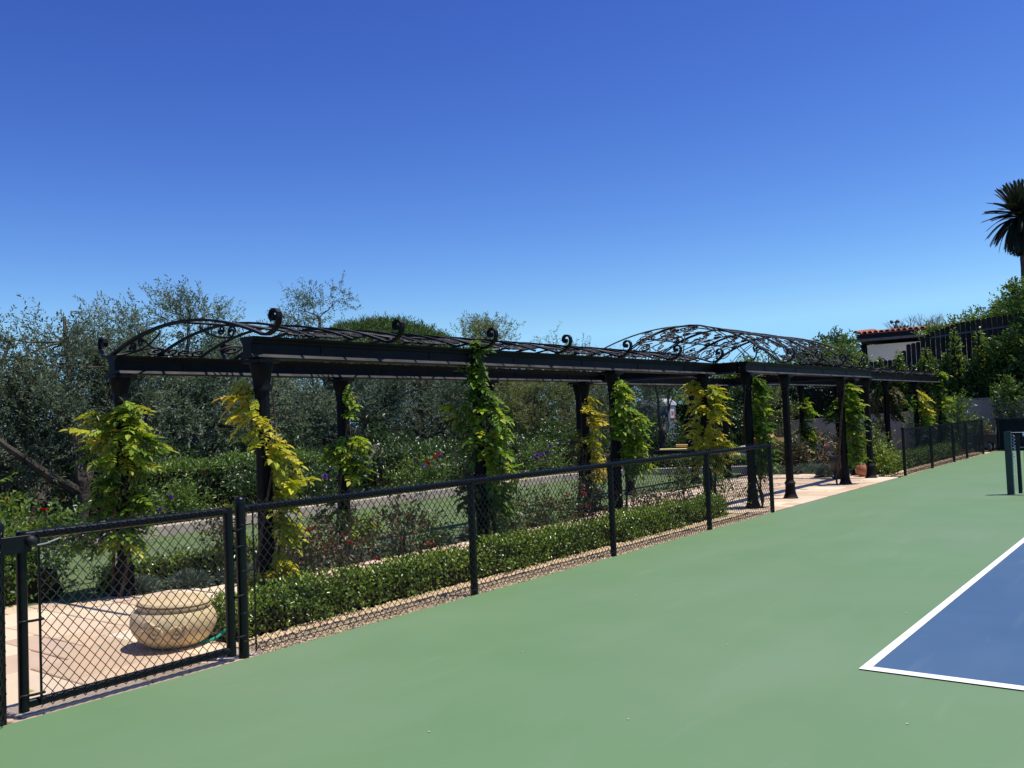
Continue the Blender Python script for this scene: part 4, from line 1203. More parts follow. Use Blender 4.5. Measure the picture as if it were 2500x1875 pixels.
for lab_, kind_, (x_, y_, z_), s_ in (('red', 'red', (-6.62, 6.0, .50), .9), ('c', 'white', (-6.6, 8.7, .5), .8), ('e', 'pink', (-6.6, 10.1, .62), .9), ('f', 'red', (-6.6, 10.95, .55), 1.0), ('h', 'red', (-6.7, 12.8, .42), .8)):
    near_ = min((o_ for o_ in COL.objects if o_.name.startswith('rose_bush')), key=lambda o_: abs(o_.location.y - y_) + abs(o_.location.x - x_))
    bloom(near_, kind_, (x_, y_, z_), s_)
def lavender(label, x, y, w, h):
    t = thing('lavender_plant', label, 'plant', (x, y, 0), 'grey green border plants along the path')
    n = 1500
    d = unit(RNG.normal(size=(n, 3)) * np.array([1, 1, .5]) + np.array([0, 0, .7]))
    r = rnd(n)[:, None] ** .5
    P = d * r * np.array([w, w, h]) * .8; P[:, 2] = np.abs(P[:, 2]) * .9
    link('foliage', leaves_mesh('foliage', P, unit(d + RNG.normal(size=(n, 3)) * .4), .06 + .05 * rnd(n), .009 + .006 * rnd(n), rnd(n), M['leaf_lav']), t)
    m = MB()
    for k in range(6):
        a = random.uniform(0, 6.28)
        m.tube([(0, 0, 0), (math.cos(a) * w * .4, math.sin(a) * w * .4, h * .5)], .005, 4)
    m.build('stem', M['cane'], t)
lv = ['grey lavender mound left of the stone planter', 'silvery mound plant behind the stone planter', 'silvery border plant at the curve of the path', 'lavender clump behind the first rose', 'lavender clump between the first two columns', 'lavender clump nearest the second column',
      'lavender clump under the green vine', 'lavender clump beyond the second column', 'lavender clump before the third column', 'lavender clump by the third column']
for k, (x, y) in enumerate([(-8.95, 5.15), (-8.72, 5.6), (-8.5, 6.1), (-8.42, 6.8), (-8.38, 7.5), (-8.35, 8.3), (-8.3, 9.1), (-8.3, 9.9), (-8.35, 10.7), (-8.4, 11.6)]):
    lavender(lv[k], x, y, random.uniform(.26, .34), random.uniform(.15, .22))
hedge('edging_hedge', 'dark low clump hedge at the patio edge behind the gate', 'hedge', -10.1, -9.35, 2.6, 4.7, .34, 3200, M['leaf_mid'], .05, .028, .06)
hedge('edging_hedge', 'bright low edging along the lawn side behind the leftmost column', 'hedge', -9.5, -9.05, 4.9, 7.0, .26, 2200, M['leaf_box'], .05, .028, .05)
t = bush('leafy_shrub', 'bright yellow green shrub with red flowers at the left edge behind the gate', 'shrub', (-10.4, 3.8, 0), [(0, 0, .55, .7, .7, .35), (.1, .5, .6, .5, .5, .3), (0, -.6, .5, .6, .5, .3)], 420, 8, .075, .042, M['leaf_bright'], .25, None, 10, 'cane', .18)
for p in [(-10.4, 4.25, 1.22), (-10.3, 4.45, .98), (-10.2, 4.1, .72), (-10.0, 4.7, .86)]:
    bloom(t, 'red', p, 1.0)
bush('leafy_shrub', 'dark green shrub left of the leftmost column', 'shrub', (-9.9, 4.4, 0), [(0, 0, .4, .45, .45, .35), (-.3, .4, .45, .45, .45, .35)], 300, 8, .06, .035, M['leaf_mid'], .22, None, 8, 'cane', .16)
bush('leafy_shrub', 'dark shrub with tiny blooms beside the tall clipped hedge', 'shrub', (-14.1, 10.6, 0), [(0, 0, .5, .5, .6, .4)], 260, 8, .06, .03, M['leaf_dark'], .25, None, 8, 'cane', .16)
def purple(label, x, y, w, h, flowers, mat='leaf_mid', extra=()):
    t = bush('princess_flower_bush', label, 'flowering bush', (x, y, 0), [(0, 0, h * .5, w, w, h * .42), (.2, .3, h * .7, w * .6, w * .6, h * .25)], 260, 8, .07, .032, M[mat], .26, 'purple flowering bushes behind the lawn', 9, 'cane', .18)
    for k in range(flowers):
        a = random.uniform(-1.2, 1.9); r_ = w * random.uniform(.5, 1.0)
        bloom(t, 'purple', (x + r_ * math.cos(a), y + r_ * math.sin(a) - .1, h * random.uniform(.6, 1.05)), random.uniform(.9, 1.4))
    for kind, p, s in extra: bloom(t, kind, p, s)
    return t
purple('dark bush with a few purple flowers right of the first near column', -14.1, 11.9, .6, .85, 7, 'leaf_dark')
purple('bush with purple flowers and large red blooms in the middle of the garden', -14.0, 14.8, .6, .85, 9, 'leaf_mid', [('red', (-13.45, 14.75, .88), 1.8), ('red', (-13.42, 14.45, .78), 1.7), ('red', (-13.5, 14.92, .95), 1.5), ('white', (-13.4, 14.95, .70), 1.2)])
purple('bush with scattered dull purple flowers left of the second near column', -14.2, 16.3, .55, .85, 8, 'leaf_dark')
purple('wide loose bush topped with violet flowers right of the second near column', -14.1, 19.3, .8, .95, 11, 'leaf_mid')
purple('small bush with magenta purple flowers at the far left behind the lawn', -14.1, 8.6, .4, .6, 4, 'leaf_mid')

# ------------------------------------------------------------------ trees
def tree(name, label, base, blobs, n_sub, n_shoot, per, slen, L, W, leafmat, barkmat, limbs, tr=.16, fork=1.0, group=None, subr=.38, up=.45, shell=.5, twigs=70, cat='tree'):
    """trunk with limbs reaching the crown's clumps; blobs in world coordinates"""
    t = thing(name, label, cat, base, group)
    bl = [np.array([b_[0] - base[0], b_[1] - base[1], b_[2] - base[2], b_[3], b_[4], b_[5]], float) for b_ in blobs]
    P, D, tone, subs = shoots(bl, n_sub, n_shoot, per, slen, subr, up, shell)
    P[:, 2] = np.maximum(P[:, 2], .05)
    n = len(P)
    tint = np.clip(.45 * tone + .55 * rnd(n), 0, 1)
    link('crown', leaves_mesh('crown', P, D, L * (.7 + .6 * rnd(n)), W * (.8 + .4 * rnd(n)), tint, M[leafmat]), t)
    m = MB()
    ends = []
    for (ex, ey, ez) in limbs:
        e = Vector((ex - base[0], ey - base[1], ez - base[2]))
        f = Vector((random.uniform(-.05, .05), random.uniform(-.05, .05), fork * random.uniform(.8, 1.1)))
        pts = bent((f.x, f.y, max(.0, f.z - .3)), e, 7, .07)
        r0 = tr * random.uniform(.55, .75)
        m.tube(pts, [r0 * (1 - .095 * q) for q in range(8)], 7)
        ends.append(pts)
    m.tube(bent((0, 0, -.1), (0, 0, fork), 5, .03), [tr * 1.35, tr * 1.1, tr, tr * .95, tr * .95, tr * .85], 9)
    for k in range(min(twigs, len(subs))):
        s = Vector(subs[k])
        best = min((p for pts in ends for p in pts[3:]), key=lambda p: (p - s).length) if ends else Vector((0, 0, fork))
        m.tube(bent(best, s, 4, .06), [.028, .022, .016, .011, .006], 4)
    m.build('trunk', M[barkmat], t, smooth=True)
    return t
OL = dict(slen=.40, L=.085, W=.026, leafmat='leaf_olive', barkmat='bark', group='olive trees behind the garden', per=15, subr=.31)
def olive(label, base, blobs, limbs, dens=1.0, sub=85, **k):
    kw = dict(OL); kw.update(k)
    ns = int(2150 * dens)
    t = tree('olive_tree', label, base, blobs, int(sub * dens), ns, kw.pop('per'), kw.pop('slen'), kw.pop('L'), kw.pop('W'), kw.pop('leafmat'), kw.pop('barkmat'), limbs, **kw)
    f = random.uniform(.88, 1.25); g_ = random.uniform(-.06, .06)
    for ch in t.children:
        if ch.name.startswith('crown'): ch.color = (f * (1 + g_), f, f * (1 - g_ * 1.5), 1)
    return t
olive('leftmost olive tree with a tall spire of shoots and a dark leaning limb', (-15.6, 8.0, 0),
      [(-17, 8.6, 2.32, 1.3, 1.25, 1.1), (-16.6, 7.4, 1.82, 1.2, 1.1, 0.9), (-17, 8.42, 3.97, 0.16, 0.18, 0.62), (-17, 8.35, 3.52, 0.4, 0.45, 0.4), (-16.8, 9.6, 2.82, 0.8, 0.8, 0.8), (-17, 7.4, 3.27, 0.3, 0.35, 0.45), (-16.4, 9.2, 1.52, 0.9, 0.9, 0.7)],
      [(-16.6, 8.3, 2.4), (-16.9, 9.3, 2.8), (-15.4, 6.2, 1.9), (-16.9, 8.4, 3.9)], 1.35, tr=.13, fork=.9)
olive('olive tree at the left edge with sparse arching branch tips', (-18.2, 6.6, 0),
      [(-18.2, 7.2, 1.92, 1.2, 1.2, 1.2), (-18, 6.6, 3.22, 0.4, 0.5, 0.6), (-18, 8, 3.67, 0.25, 0.35, 0.35), (-18.2, 6, 1.82, 1.2, 1, 1.2), (-18, 5.2, 2.62, 0.8, 0.7, 0.8)],
      [(-18.2, 7.4, 2.6), (-18, 7.9, 3.5), (-18.1, 5.8, 2.6)], .8, 60)
olive('second olive tree, dense and rounded, behind the first roof arch', (-17.6, 11.2, 0),
      [(-17.8, 11, 2.42, 1.4, 1.4, 1.2), (-18, 10.5, 4.02, 0.5, 0.45, 0.35), (-17.8, 11.7, 4.22, 0.5, 0.5, 0.4), (-17.8, 12.2, 3.02, 0.9, 0.9, 0.8), (-17.2, 11.4, 1.52, 1.2, 1.3, 0.8), (-17.9, 9.9, 3.62, 0.5, 0.5, 0.5)],
      [(-17.8, 11.0, 2.9), (-17.9, 12.2, 3.2), (-17.6, 10.1, 2.5), (-17.8, 11.6, 4.1)], 1.4)
olive('third olive tree behind the first bay of the near beam', (-18.4, 13.9, 0),
      [(-18.8, 13.7, 2.32, 1.4, 1.3, 1.3), (-19, 13.5, 3.72, 0.6, 0.6, 0.5), (-18.4, 14.6, 1.82, 1.3, 1.2, 0.9)],
      [(-18.8, 13.6, 2.9), (-18.6, 14.8, 2.4), (-18.9, 13.2, 3.6)], 1.1)
olive('olive tree with shoots leaning right above the roof volutes', (-18.6, 16.2, 0),
      [(-18.9, 16, 2.42, 1.4, 1.4, 1.3), (-19, 15.9, 4.42, 0.5, 0.55, 0.5), (-19, 16.5, 4.92, 0.3, 0.35, 0.4), (-19, 17.1, 5.27, 0.18, 0.22, 0.22), (-19, 15.2, 4.32, 0.35, 0.4, 0.4), (-18.6, 17.2, 2.02, 1.3, 1.2, 1)],
      [(-18.9, 16.0, 3.0), (-18.9, 16.3, 4.6), (-18.7, 17.3, 2.7), (-18.8, 15.1, 2.4)], 1.3)
olive('olive tree behind the second near column', (-18, 19.2, 0),
      [(-18.2, 19, 2.12, 1.5, 1.5, 1.2), (-18, 20.6, 1.92, 1.4, 1.3, 1.1), (-18.2, 18.2, 3.12, 0.6, 0.6, 0.5)],
      [(-18.2, 18.6, 2.7), (-18, 20.6, 2.4), (-18.1, 19.4, 3.0)], 1.1)
olive('airy olive tree with yellowish top above the middle of the roof', (-18.4, 22.6, 0),
      [(-18.6, 22.6, 2.22, 1.5, 1.5, 1.2), (-18.5, 22.4, 4.22, 0.45, 0.5, 0.4), (-18.5, 23.2, 4.42, 0.5, 0.55, 0.35), (-18.5, 21.9, 4.12, 0.25, 0.3, 0.4)],
      [(-18.5, 22.4, 3.0), (-18.5, 23.2, 4.2), (-18.5, 21.8, 3.7)], 1.0, leafmat='leaf_olive2')
olive('thin olive tree with small crown tips left of the domed pavilion roof', (-18.4, 27.2, 0),
      [(-18.4, 27, 2.02, 1.6, 1.7, 1.2), (-18.4, 26.9, 4.12, 0.4, 0.45, 0.5), (-18.4, 27.9, 3.67, 0.6, 0.65, 0.4), (-18.4, 25, 2.02, 1.4, 1.4, 1.2)],
      [(-18.4, 26.9, 3.6), (-18.4, 27.9, 3.2), (-18.3, 25.2, 2.4)], 1.1, leafmat='leaf_olive2')
olive('olive tree seen under the roof left of the portable toilet', (-18.4, 31.2, 0),
      [(-18.6, 31.4, 2.32, 1.6, 1.8, 1), (-18.6, 31.2, 3.52, 0.7, 0.8, 0.5), (-18.6, 29.4, 2.22, 1.4, 1.4, 1.1)],
      [(-18.6, 31.2, 3.2), (-18.5, 29.6, 2.8), (-18.5, 32.6, 2.6)], 1.0)
olive('olive tree with a bare leaning trunk beside the portable toilet', (-14.6, 27.3, 0),
      [(-15.2, 28.9, 3.0, 1.0, 1.2, .28), (-14.6, 27.4, 2.95, .9, .9, .28)],
      [(-15.4, 29.6, 2.6), (-14.7, 27.2, 2.6)], .4, 40, fork=1.1, tr=.12)
# second row that closes the view behind them
for k, (x, y, z, w) in enumerate([(-22.5, 10.0, 1.5, 2.2), (-23.0, 15.5, 1.8, 2.3), (-23.0, 21.0, 1.9, 2.4), (-23.5, 27.5, 2.0, 2.6), (-23.5, 34.0, 2.1, 2.6), (-22, 4.8, .9, 1.8)]):
    olive(['back row olive tree behind the leftmost trees', 'back row olive tree behind the first near beam bay', 'back row olive tree behind the second near column', 'back row olive tree behind the third near column', 'back row olive tree behind the portable toilet', 'back row olive tree at the left edge of the garden'][k],
          (x, y, 0), [(x, y, z, w, w, 1.7), (x + .5, y + 1, z - .6, w * .8, w * .8, 1.2)], [(x, y - .8, 2.2), (x, y + 1, 2.3)], 1.0, 110, L=.12, W=.04, per=13)
# shade-tolerant understorey between hedge and olives
for k, (x, y) in enumerate([(-16.6, 9.6), (-17.0, 13.0), (-17.2, 16.8), (-17.0, 20.6), (-17.0, 24.4), (-16.6, 28.5)]):
    bush('understorey_shrub', ['dark shrub under the leftmost olives', 'dark shrub under the second olive', 'dark shrub under the leaning olive', 'dark shrub behind the violet flowers', 'dark shrub behind the third near column', 'dark shrub beneath the bare leaning trunk'][k], 'shrub', (x, y, 0),
         [(0, 0, .7, 1.0, 1.5, .6)], 420, 9, .10, .05, M['leaf_dark'], .35, None, 8, 'cane', .3, stem_r=.012)
# gnarled pale trunk among the flowers
t = thing('gnarled_tree', 'pale gnarled multi stemmed trunk between the first and second near columns', 'tree trunk', (-15.2, 13.9, 0))
m = MB()
for e in [(-.3, .3, 1.3), (.25, .55, 1.2), (.1, .9, 1.05), (-.1, -.25, 1.1)]:
    m.tube(bent((0, .1, 0), e, 6, .05), [.12, .10, .085, .075, .065, .055, .045], 8)
m.build('trunk', M['palebark'], t, smooth=True)

# stone pine far behind
t = thing('pine_tree', 'big dome shaped green pine far behind the pergola', 'tree', (-46, 45, -.35))
def pine_crown():
    n_s = 2600
    d = unit(RNG.normal(size=(n_s, 3)) + np.array([0, 0, .5])); d[:, 2] = np.abs(d[:, 2]) - .15
    c = np.array([0, 0, 6.1]) + d * np.array([6.3, 6.3, 3.7]) * (.72 + .30 * rnd(n_s))[:, None]
    k = 22
    P = np.repeat(c, k, 0) + RNG.normal(size=(n_s * k, 3)) * .16
    upd = unit(np.repeat(d, k, 0) * .3 + np.array([0, 0, .6]) + RNG.normal(size=(n_s * k, 3)) * .6)
    tone = np.repeat(rnd(n_s), k)
    return leaves_mesh('crown', P, upd, .24 + .2 * rnd(n_s * k), .05, .5 * tone + .5 * rnd(n_s * k), M['leaf_pine'])
link('crown', pine_crown(), t)
m = MB(); m.tube(bent((0, 0, 0), (0, 0, 5.5), 6, .1), [.45, .4, .36, .33, .3, .28, .2], 9)
for a in range(7):
    m.tube(bent((0, 0, 3.6), (4.2 * math.cos(a * .9), 4.2 * math.sin(a * .9), 6.5 + .8 * (a % 2)), 5, .15), [.2, .16, .12, .09, .06, .04], 6)
m.lathe([(.1, 3.9), (3.6, 4.9), (4.7, 6.0), (3.9, 7.6), (1.6, 8.8), (.05, 9.0)], (0, 0, 0), 16)
m.build('trunk', M['bark'], t)

BT = dict(leafmat='leaf_dark', barkmat='bark', subr=.4)
def big(label, base, blobs, limbs, nsub, nsh, L=.16, W=.085, leafmat='leaf_dark', per=9, slen=.4, group=None, name='broadleaf_tree', tw=60, **k):
    return tree(name, label, base, blobs, nsub, nsh, per, slen, L, W, leafmat, 'bark', limbs, tr=.2, fork=1.4, group=group, subr=k.get('subr', .4), shell=.55, twigs=tw)
big('rounded dark green tree left of the tile roofed house', (-16, 48, 0), [(-16.2, 48, 3.2, 2.0, 2.0, 2.0), (-15.6, 48, 4.0, 1.3, 1.3, 1.2), (-17.6, 48, 3.6, 1.2, 1.2, .9)], [(-16, 48, 3.6), (-15.4, 48, 3.6)], 110, 1300)
big('tree in front of the house wall beside the dome', (-14.2, 45, 0), [(-14.0, 45, 2.9, 1.1, 1.2, 1.6), (-14.6, 45, 3.7, .8, .8, .8)], [(-14.2, 45, 3.2)], 60, 700, leafmat='leaf_mid')
big('green tree seen through the right side of the dome scrollwork', (-18.2, 46, 0), [(-18.4, 46, 2.8, 1.7, 1.7, 1.5), (-19.8, 46, 2.4, 1.6, 1.6, 1.3)], [(-18.2, 46, 3.0), (-19.6, 46, 2.5)], 90, 1000, leafmat='leaf_mid')
big('wide tree behind the middle of the pavilion', (-24, 46, 0), [(-24, 46, 2.5, 3.0, 3.0, 1.6), (-21.5, 46, 2.2, 2.2, 2.2, 1.5)], [(-24, 46, 2.6), (-21.8, 46, 2.4)], 120, 1300, leafmat='leaf_mid')
# ficus hedges behind the motor court
def bighedge(label, x0, x1, y0, y1, zt, n, mat='leaf_dark', zb=0.0, L=.12):
    return hedge('tall_hedge', label, 'hedge', x0, x1, y0, y1, zt, n, M[mat], L, L * .55, .16, None, .85, zb)
bighedge('tall dark green hedge behind the portable toilet', -21.5, -16.8, 37.5, 39, 2.4, 9000, 'leaf_mid')
bighedge('tall near black hedge behind the cardboard box', -16.6, -11.2, 37.6, 39.0, 2.9, 12000)
bighedge('dark hedge mass on the terrace below the wooden fence', -11.2, -2.5, 36.75, 37.65, 3.05, 12000, 'leaf_dark', 1.15)
# terrace that carries the hedge, fence and house
m = MB(); m.box((2, 68, .55), (30.0, 63.0, 1.2)); m.build('terrace', M['soil'], kind='structure')
def cone(label, x, y, zb, zt, w, n=1100, mat='leaf_mid'):
    t = thing('conical_shrub', label, 'shrub', (x, y, zb), 'pointed shrubs in front of the wooden fence')
    h = zt - zb
    u = 1 - rnd(n) ** .55
    a = rnd(n) * 6.283
    r = w * (1 - u) ** .75 * (.75 + .3 * rnd(n)) * (1 + .2 * np.sin(a * 3 + u * 9))
    P = np.stack([r * np.cos(a), r * np.sin(a), u * h], 1)
    D = unit(np.stack([np.cos(a), np.sin(a), np.full(n, .8)], 1) + RNG.normal(size=(n, 3)) * .6)
    link('foliage', leaves_mesh('foliage', P, D, .13 * (.7 + .6 * rnd(n)), .075, np.clip(.15 + .6 * u + .35 * rnd(n), 0, 1), M[mat]), t)
    m = MB(); m.lathe([(w * .5, .0), (w * .45, h * .3), (w * .3, h * .65), (.03, h * .93)], seg=9); m.build('stem', M['core'], t)
for lab, x, zt, w in [('leftmost pointed shrub, before the house corner', -11.3, 3.55, .45), ('yellowish pointed shrub over the lowest fence boards', -10.05, 3.72, .38), ('pointed shrub before the stepped fence boards', -9.35, 3.85, .55), ('broad twin tipped shrub below the fence', -8.35, 3.95, .75),
                      ('dull low pointed shrub right of the twin tipped one', -7.7, 3.6, .6), ('tallest pointed shrub, near the dark tree', -7.35, 4.55, .62), ('second tall pointed shrub at the dark tree', -6.5, 4.5, .6), ('bushy pointed shrub half hidden by the dark tree', -6.0, 4.1, .7)]:
    cone(lab, x, 36.9, 1.15, zt - .12, w * .85, 1300 if w > .5 else 900)
big('dark tall leafy tree at the right edge with bright top leaves', (-4.2, 37.2, 1.15), [(-4.0, 37.0, 4.2, 1.4, 1.2, 1.7), (-5.0, 37.0, 3.0, 1.1, 1.1, 1.4), (-4.0, 37, 5.9, .85, .8, .55), (-5.0, 37.0, 5.25, .35, .35, .4), (-4.72, 37.0, 6.3, .2, .2, .28), (-2.6, 37, 4.6, 1.3, 1.3, 1.7)], [(-4.0, 37, 5.2), (-4.8, 37, 4.6), (-2.8, 37, 4.8), (-4.6, 37, 6.0)], 140, 2300, L=.14, W=.075, leafmat='leaf_mid', slen=.3, subr=.3)

# plants climbing in front of the stucco wall
for lab, x, y, w, h in [('leafy plant in front of the wall beside the last vine column', -7.9, 34.2, .5, 1.5), ('tall loose plant against the wall, left of its bare gap', -6.95, 34.4, .75, 1.75), ('plant against the wall just right of its bare gap', -5.3, 35.0, .45, 2.1), ('plant with a pale bloom against the wall at the right edge', -4.3, 35.0, .7, 2.0), ('plant behind the corner of the far windscreen fence', -3.2, 35.0, .8, 2.0)]:
    t = bush('wall_shrub', lab, 'shrub', (x, y, 0), [(0, 0, h * .5, w, w * .7, h * .48), (0, 0, h * .85, w * .5, w * .5, h * .18)], 240, 9, .11, .045, M['leaf_mid'] if x > -7 else M['leaf_mid'], .35, 'shrubs against the stucco wall', 7, 'cane', .22, stem_r=.012)
    if 'pale bloom' in lab: bloom(t, 'white', (x - .25, y - .5, 1.85), 3.0)
for lab, x, y, w, h, mt in [('reddish leaved shrub at the end of the path', -8.8, 23.6, .5, .75, 'leaf_rose'), ('large reddish rose shrub right of the path end', -8.3, 25.2, .65, .95, 'leaf_rose'), ('shrub with pale and bronze leaves behind the last pavilion column', -6.65, 23.2, .42, .95, 'leaf_rosegreen'), ('green shrub at the foot of the last pavilion column', -6.3, 22.5, .38, .5, 'leaf_bright')]:
    t = bush('garden_shrub', lab, 'shrub', (x, y, 0), [(0, 0, h * .5, w, w, h * .45)], 230, 8, .075, .045, M[mt], .25, None, 8, 'cane', .16)
    if 'large' in lab: bloom(t, 'peach', (x + .1, y - .6, .6), 1.6)
for k, (x, y, w, h) in enumerate([(-9.0, 22.6, .6, .3), (-8.1, 23.0, .6, .3), (-7.35, 22.9, .5, .3), (-7.15, 21.4, .32, .32)]):
    lavender(['grey green groundcover at the far end of the path, left part', 'grey green groundcover at the far end of the path, middle part', 'grey green groundcover at the far end of the path, right part', 'grey mound beside the dark urn'][k], x, y, w, h)

# feathery palms, bare tree and lamp pole behind the house
def frond_mesh(L, droop, n=60, w=.05, ll=.42):
    P = []; D = []; Ls = []; N = []
    V = []
    for k in range(n):
        t = .12 + .88 * k / (n - 1)
        y = L * t * (1 - .12 * droop * t); z = L * (.18 * t - droop * t * t)
        tang = np.array([0, 1 - .24 * droop * t, .18 - 2 * droop * t]); tang = tang / np.linalg.norm(tang)
        for s in (-1, 1):
            P.append((0, y, z)); D.append(tang * .75 + np.array([s * .75, 0, .18])); Ls.append(ll * (1 - .65 * abs(t - .45))); N.append((s * -.3, 0, 1))
    me = leaves_mesh('frond', np.array(P, float), np.array(D, float), np.array(Ls), w, rnd(len(P)), M['leaf_palm'], .15, np.array(N, float))
    return me
def palm(label, base, h, L, nf, tr, elev=(-1.15, 1.3), ll=.42, lean=(0, 0)):
    t = thing('palm_tree', label, 'palm', base)
    m = MB(); pts = []; rs = []
    for k in range(25):
        u = k / 24
        pts.append((lean[0] * u, lean[1] * u, h * u)); rs.append(tr * (1.15 - .25 * u) * (1 + .05 * (k % 2)))
    m.tube(pts, rs, 12)
    m.lathe([(tr * .9, h - .5), (tr * 1.5, h - .15), (tr * 1.4, h + .15), (tr * .4, h + .4)], (lean[0], lean[1], 0), 12)
    m.build('trunk', M['palmtrunk'], t)
    ms = [frond_mesh(L * s, d, ll=ll) for s, d in ((1, .12), (.95, .3), (1, .5), (.9, .75))]
    for k in range(nf):
        e = elev[0] + (elev[1] - elev[0]) * ((k + .5) / nf) ** 1.25
        o = link('frond', ms[0] if e > .7 else ms[1] if e > .1 else ms[2] if e > -.5 else ms[random.choice((2, 3))], t, loc=(lean[0], lean[1], h + .1))
        o.rotation_euler = (e, random.uniform(-.2, .2), k * 2.39996)
    return t
palm('tall date palm at the right edge with a thick drooping crown', (-7.95, 60, 1.1), 11.0, 2.15, 120, .24, (-1.3, 1.35), .42)
palm('small feathery palm showing above the tile roof', (-16.6, 66, 1.0), 4.9, 1.15, 24, .16, (-.3, 1.2))
palm('palm tops beyond the left end of the tile roof', (-18.9, 66, 1.0), 4.5, 1.4, 22, .2, (-.3, 1.2))
t = thing('bare_tree', 'leafless twiggy tree above the tile roof', 'tree', (-14.9, 64, 1))
m = MB()
def twig(a, d, L, r, lev):
    b_ = a + d * L
    m.tube(bent(a, b_, 3, L * .05), [r, r * .85, r * .7, r * .55], 4)
    if lev:
        for k in range(4 if lev > 1 else 5):
            nd = (d + Vector((random.uniform(-.75, .75), random.uniform(-.75, .75), random.uniform(-.1, .5)))).normalized()
            twig(a.lerp(b_, random.uniform(.45, 1)), nd, L * random.uniform(.5, .8), r * .5, lev - 1)
twig(Vector((0, 0, 0)), Vector((0, 0, 1)), 4.6, .14, 0)
for k in range(6):
    a = k * 1.05
    twig(Vector((0, 0, 4.2)), Vector((math.cos(a) * .75, math.sin(a) * .75, .75)).normalized(), 1.3, .06, 3)
m.build('trunk', M['palebark'], t)
big('brown green bushes on the rise behind the wooden fence', (-11.5, 58, 1.1), [(-13.0, 58, 4.9, 2.0, 1.4, .8), (-10.8, 58, 5.2, 2.0, 1.4, .8)], [(-12.4, 58, 5.0), (-10.8, 58, 5.2)], 90, 1000, leafmat='leaf_rosegreen')
big('spreading tree rising behind the wooden fence toward the right', (-7.2, 50, 1.1), [(-9.4, 50, 4.95, 1.8, 1.4, .6), (-7.8, 50, 5.3, 1.8, 1.4, .7), (-6.7, 50, 6.0, 1.3, 1.4, .8), (-4.7, 50, 6.7, 1.8, 1.5, 1.2)], [(-9, 50, 5), (-7.6, 50, 5.4), (-6.2, 50, 6)], 140, 1700, leafmat='leaf_mid')
t = thing('lamp_pole', 'small pole with two floodlights above the tile roof', 'lamp pole', (-16.4, 64.5, 1))
m = MB(); m.tube([(0, 0, 0), (0, 0, 6.3)], .06, 8); m.build('pole', M['gutter'], t)
for s in (-1, 1):
    m = MB(); m.tube([(0, 0, 6.2), (s * .16, -.1, 6.25)], .025, 6); m.lathe([(.05, 0), (.11, .06), (.12, .2), (.04, .24)], (s * .2, -.15, 6.17), 10, Matrix.Rotation(1.0, 4, 'X')); m.build('floodlight', M['gutter'], t)

# ------------------------------------------------------------------ wooden fence, stucco wall, house
wf = thing('wooden_fence', 'dark stained wooden board fence stepping up the slope below the house', 'fence', (-10.8, 38.1, 1.15))
tops = [(-10.8, 3.42), (-9.75, 3.45), (-9.62, 3.60), (-9.44, 3.78), (-9.25, 4.03), (-8.9, 4.06), (-8.5, 4.38), (-8.05, 4.52), (-7.4, 4.68), (-6.9, 4.74), (-6, 4.80), (-2.4, 5.0)]
bw = .182; x = -10.72; kk = 0
while x < -2.6:
    zt = float(np.interp(x, [p[0] for p in tops], [p[1] for p in tops])) + random.uniform(-.012, .012)
    m = MB()
    hw = (bw - .015) / 2; H = zt - 1.15
    m.prism([(-hw, 0), (hw, 0), (hw, H - .04), (hw - .035, H), (-hw + .035, H), (-hw, H - .04)], -.011, .011, lambda u, v, t_: (u, t_, v))
    o = m.build('board', M['darkwood'], wf, loc=(x + 10.8, random.uniform(-.004, .004), 0))
    f = random.uniform(.75, 1.3); o.color = (f, f, f, 1)
    x += bw; kk += 1
for z in (1.5, 2.9):
    m = MB(); m.box((4.1, .045, z - 1.15), (8.2, .06, .09)); o = m.build('rail', M['darkwood'], wf); o.color = (1, 1, 1, 1)
m = MB(); m.prism([(2.4, 3.02), (8.3, 3.44), (8.3, 3.50), (2.4, 3.08)], -.045, -.02, lambda u, v, t_: (u, t_, v)); o = m.build('rail', M['gutter'], wf)

wl = thing('stucco_wall', 'tan stucco garden wall with pale coping behind the far end of the court', 'wall', (-9, 36, 0))
wall_pts = [(-13.6, 34.5, 1.10), (-11.4, 35.1, 1.2), (-9.55, 35.6, 1.27), (-7.75, 36.1, 1.36)]
wall_pts2 = [(-7.7, 36.2, 1.70), (-2.0, 36.5, 1.74)]
for seq in (wall_pts, wall_pts2):
    for a, b_ in zip(seq, seq[1:]):
        A = Vector((a[0], a[1], 0)); B_ = Vector((b_[0], b_[1], 0)); d = (B_ - A).normalized(); n_ = Vector((d.y, -d.x, 0)); L = (B_ - A).length
        m = MB()
        vs = []
        for q, zz in ((A, a[2]), (B_, b_[2])):
            for s_ in (-.1, .1):
                for z_ in (-.05, zz):
                    vs.append(tuple(q + n_ * s_ + Vector((0, 0, z_)) - wl.location))
        m.add(vs, [(0, 1, 3, 2), (4, 6, 7, 5), (0, 4, 5, 1), (2, 3, 7, 6), (1, 5, 7, 3), (0, 2, 6, 4)])
        m.build('panel', M['stucco'], wl)
        k = max(1, round(L / 1.2))
        for i in range(k):
            t0, t1 = i / k, (i + 1) / k
            m = MB(); vs = []
            for t_ in (t0 + .003, t1 - .003):
                q = A.lerp(B_, t_); zz = a[2] + (b_[2] - a[2]) * t_
                for s_ in (-.135, .135):
                    for z_ in (zz + .003, zz + .05):
                        vs.append(tuple(q + n_ * s_ + Vector((0, 0, z_)) - wl.location))
            m.add(vs, [(0, 1, 3, 2), (4, 6, 7, 5), (0, 4, 5, 1), (2, 3, 7, 6), (1, 5, 7, 3), (0, 2, 6, 4)])
            m.build('coping_stone', M['curb'], wl)

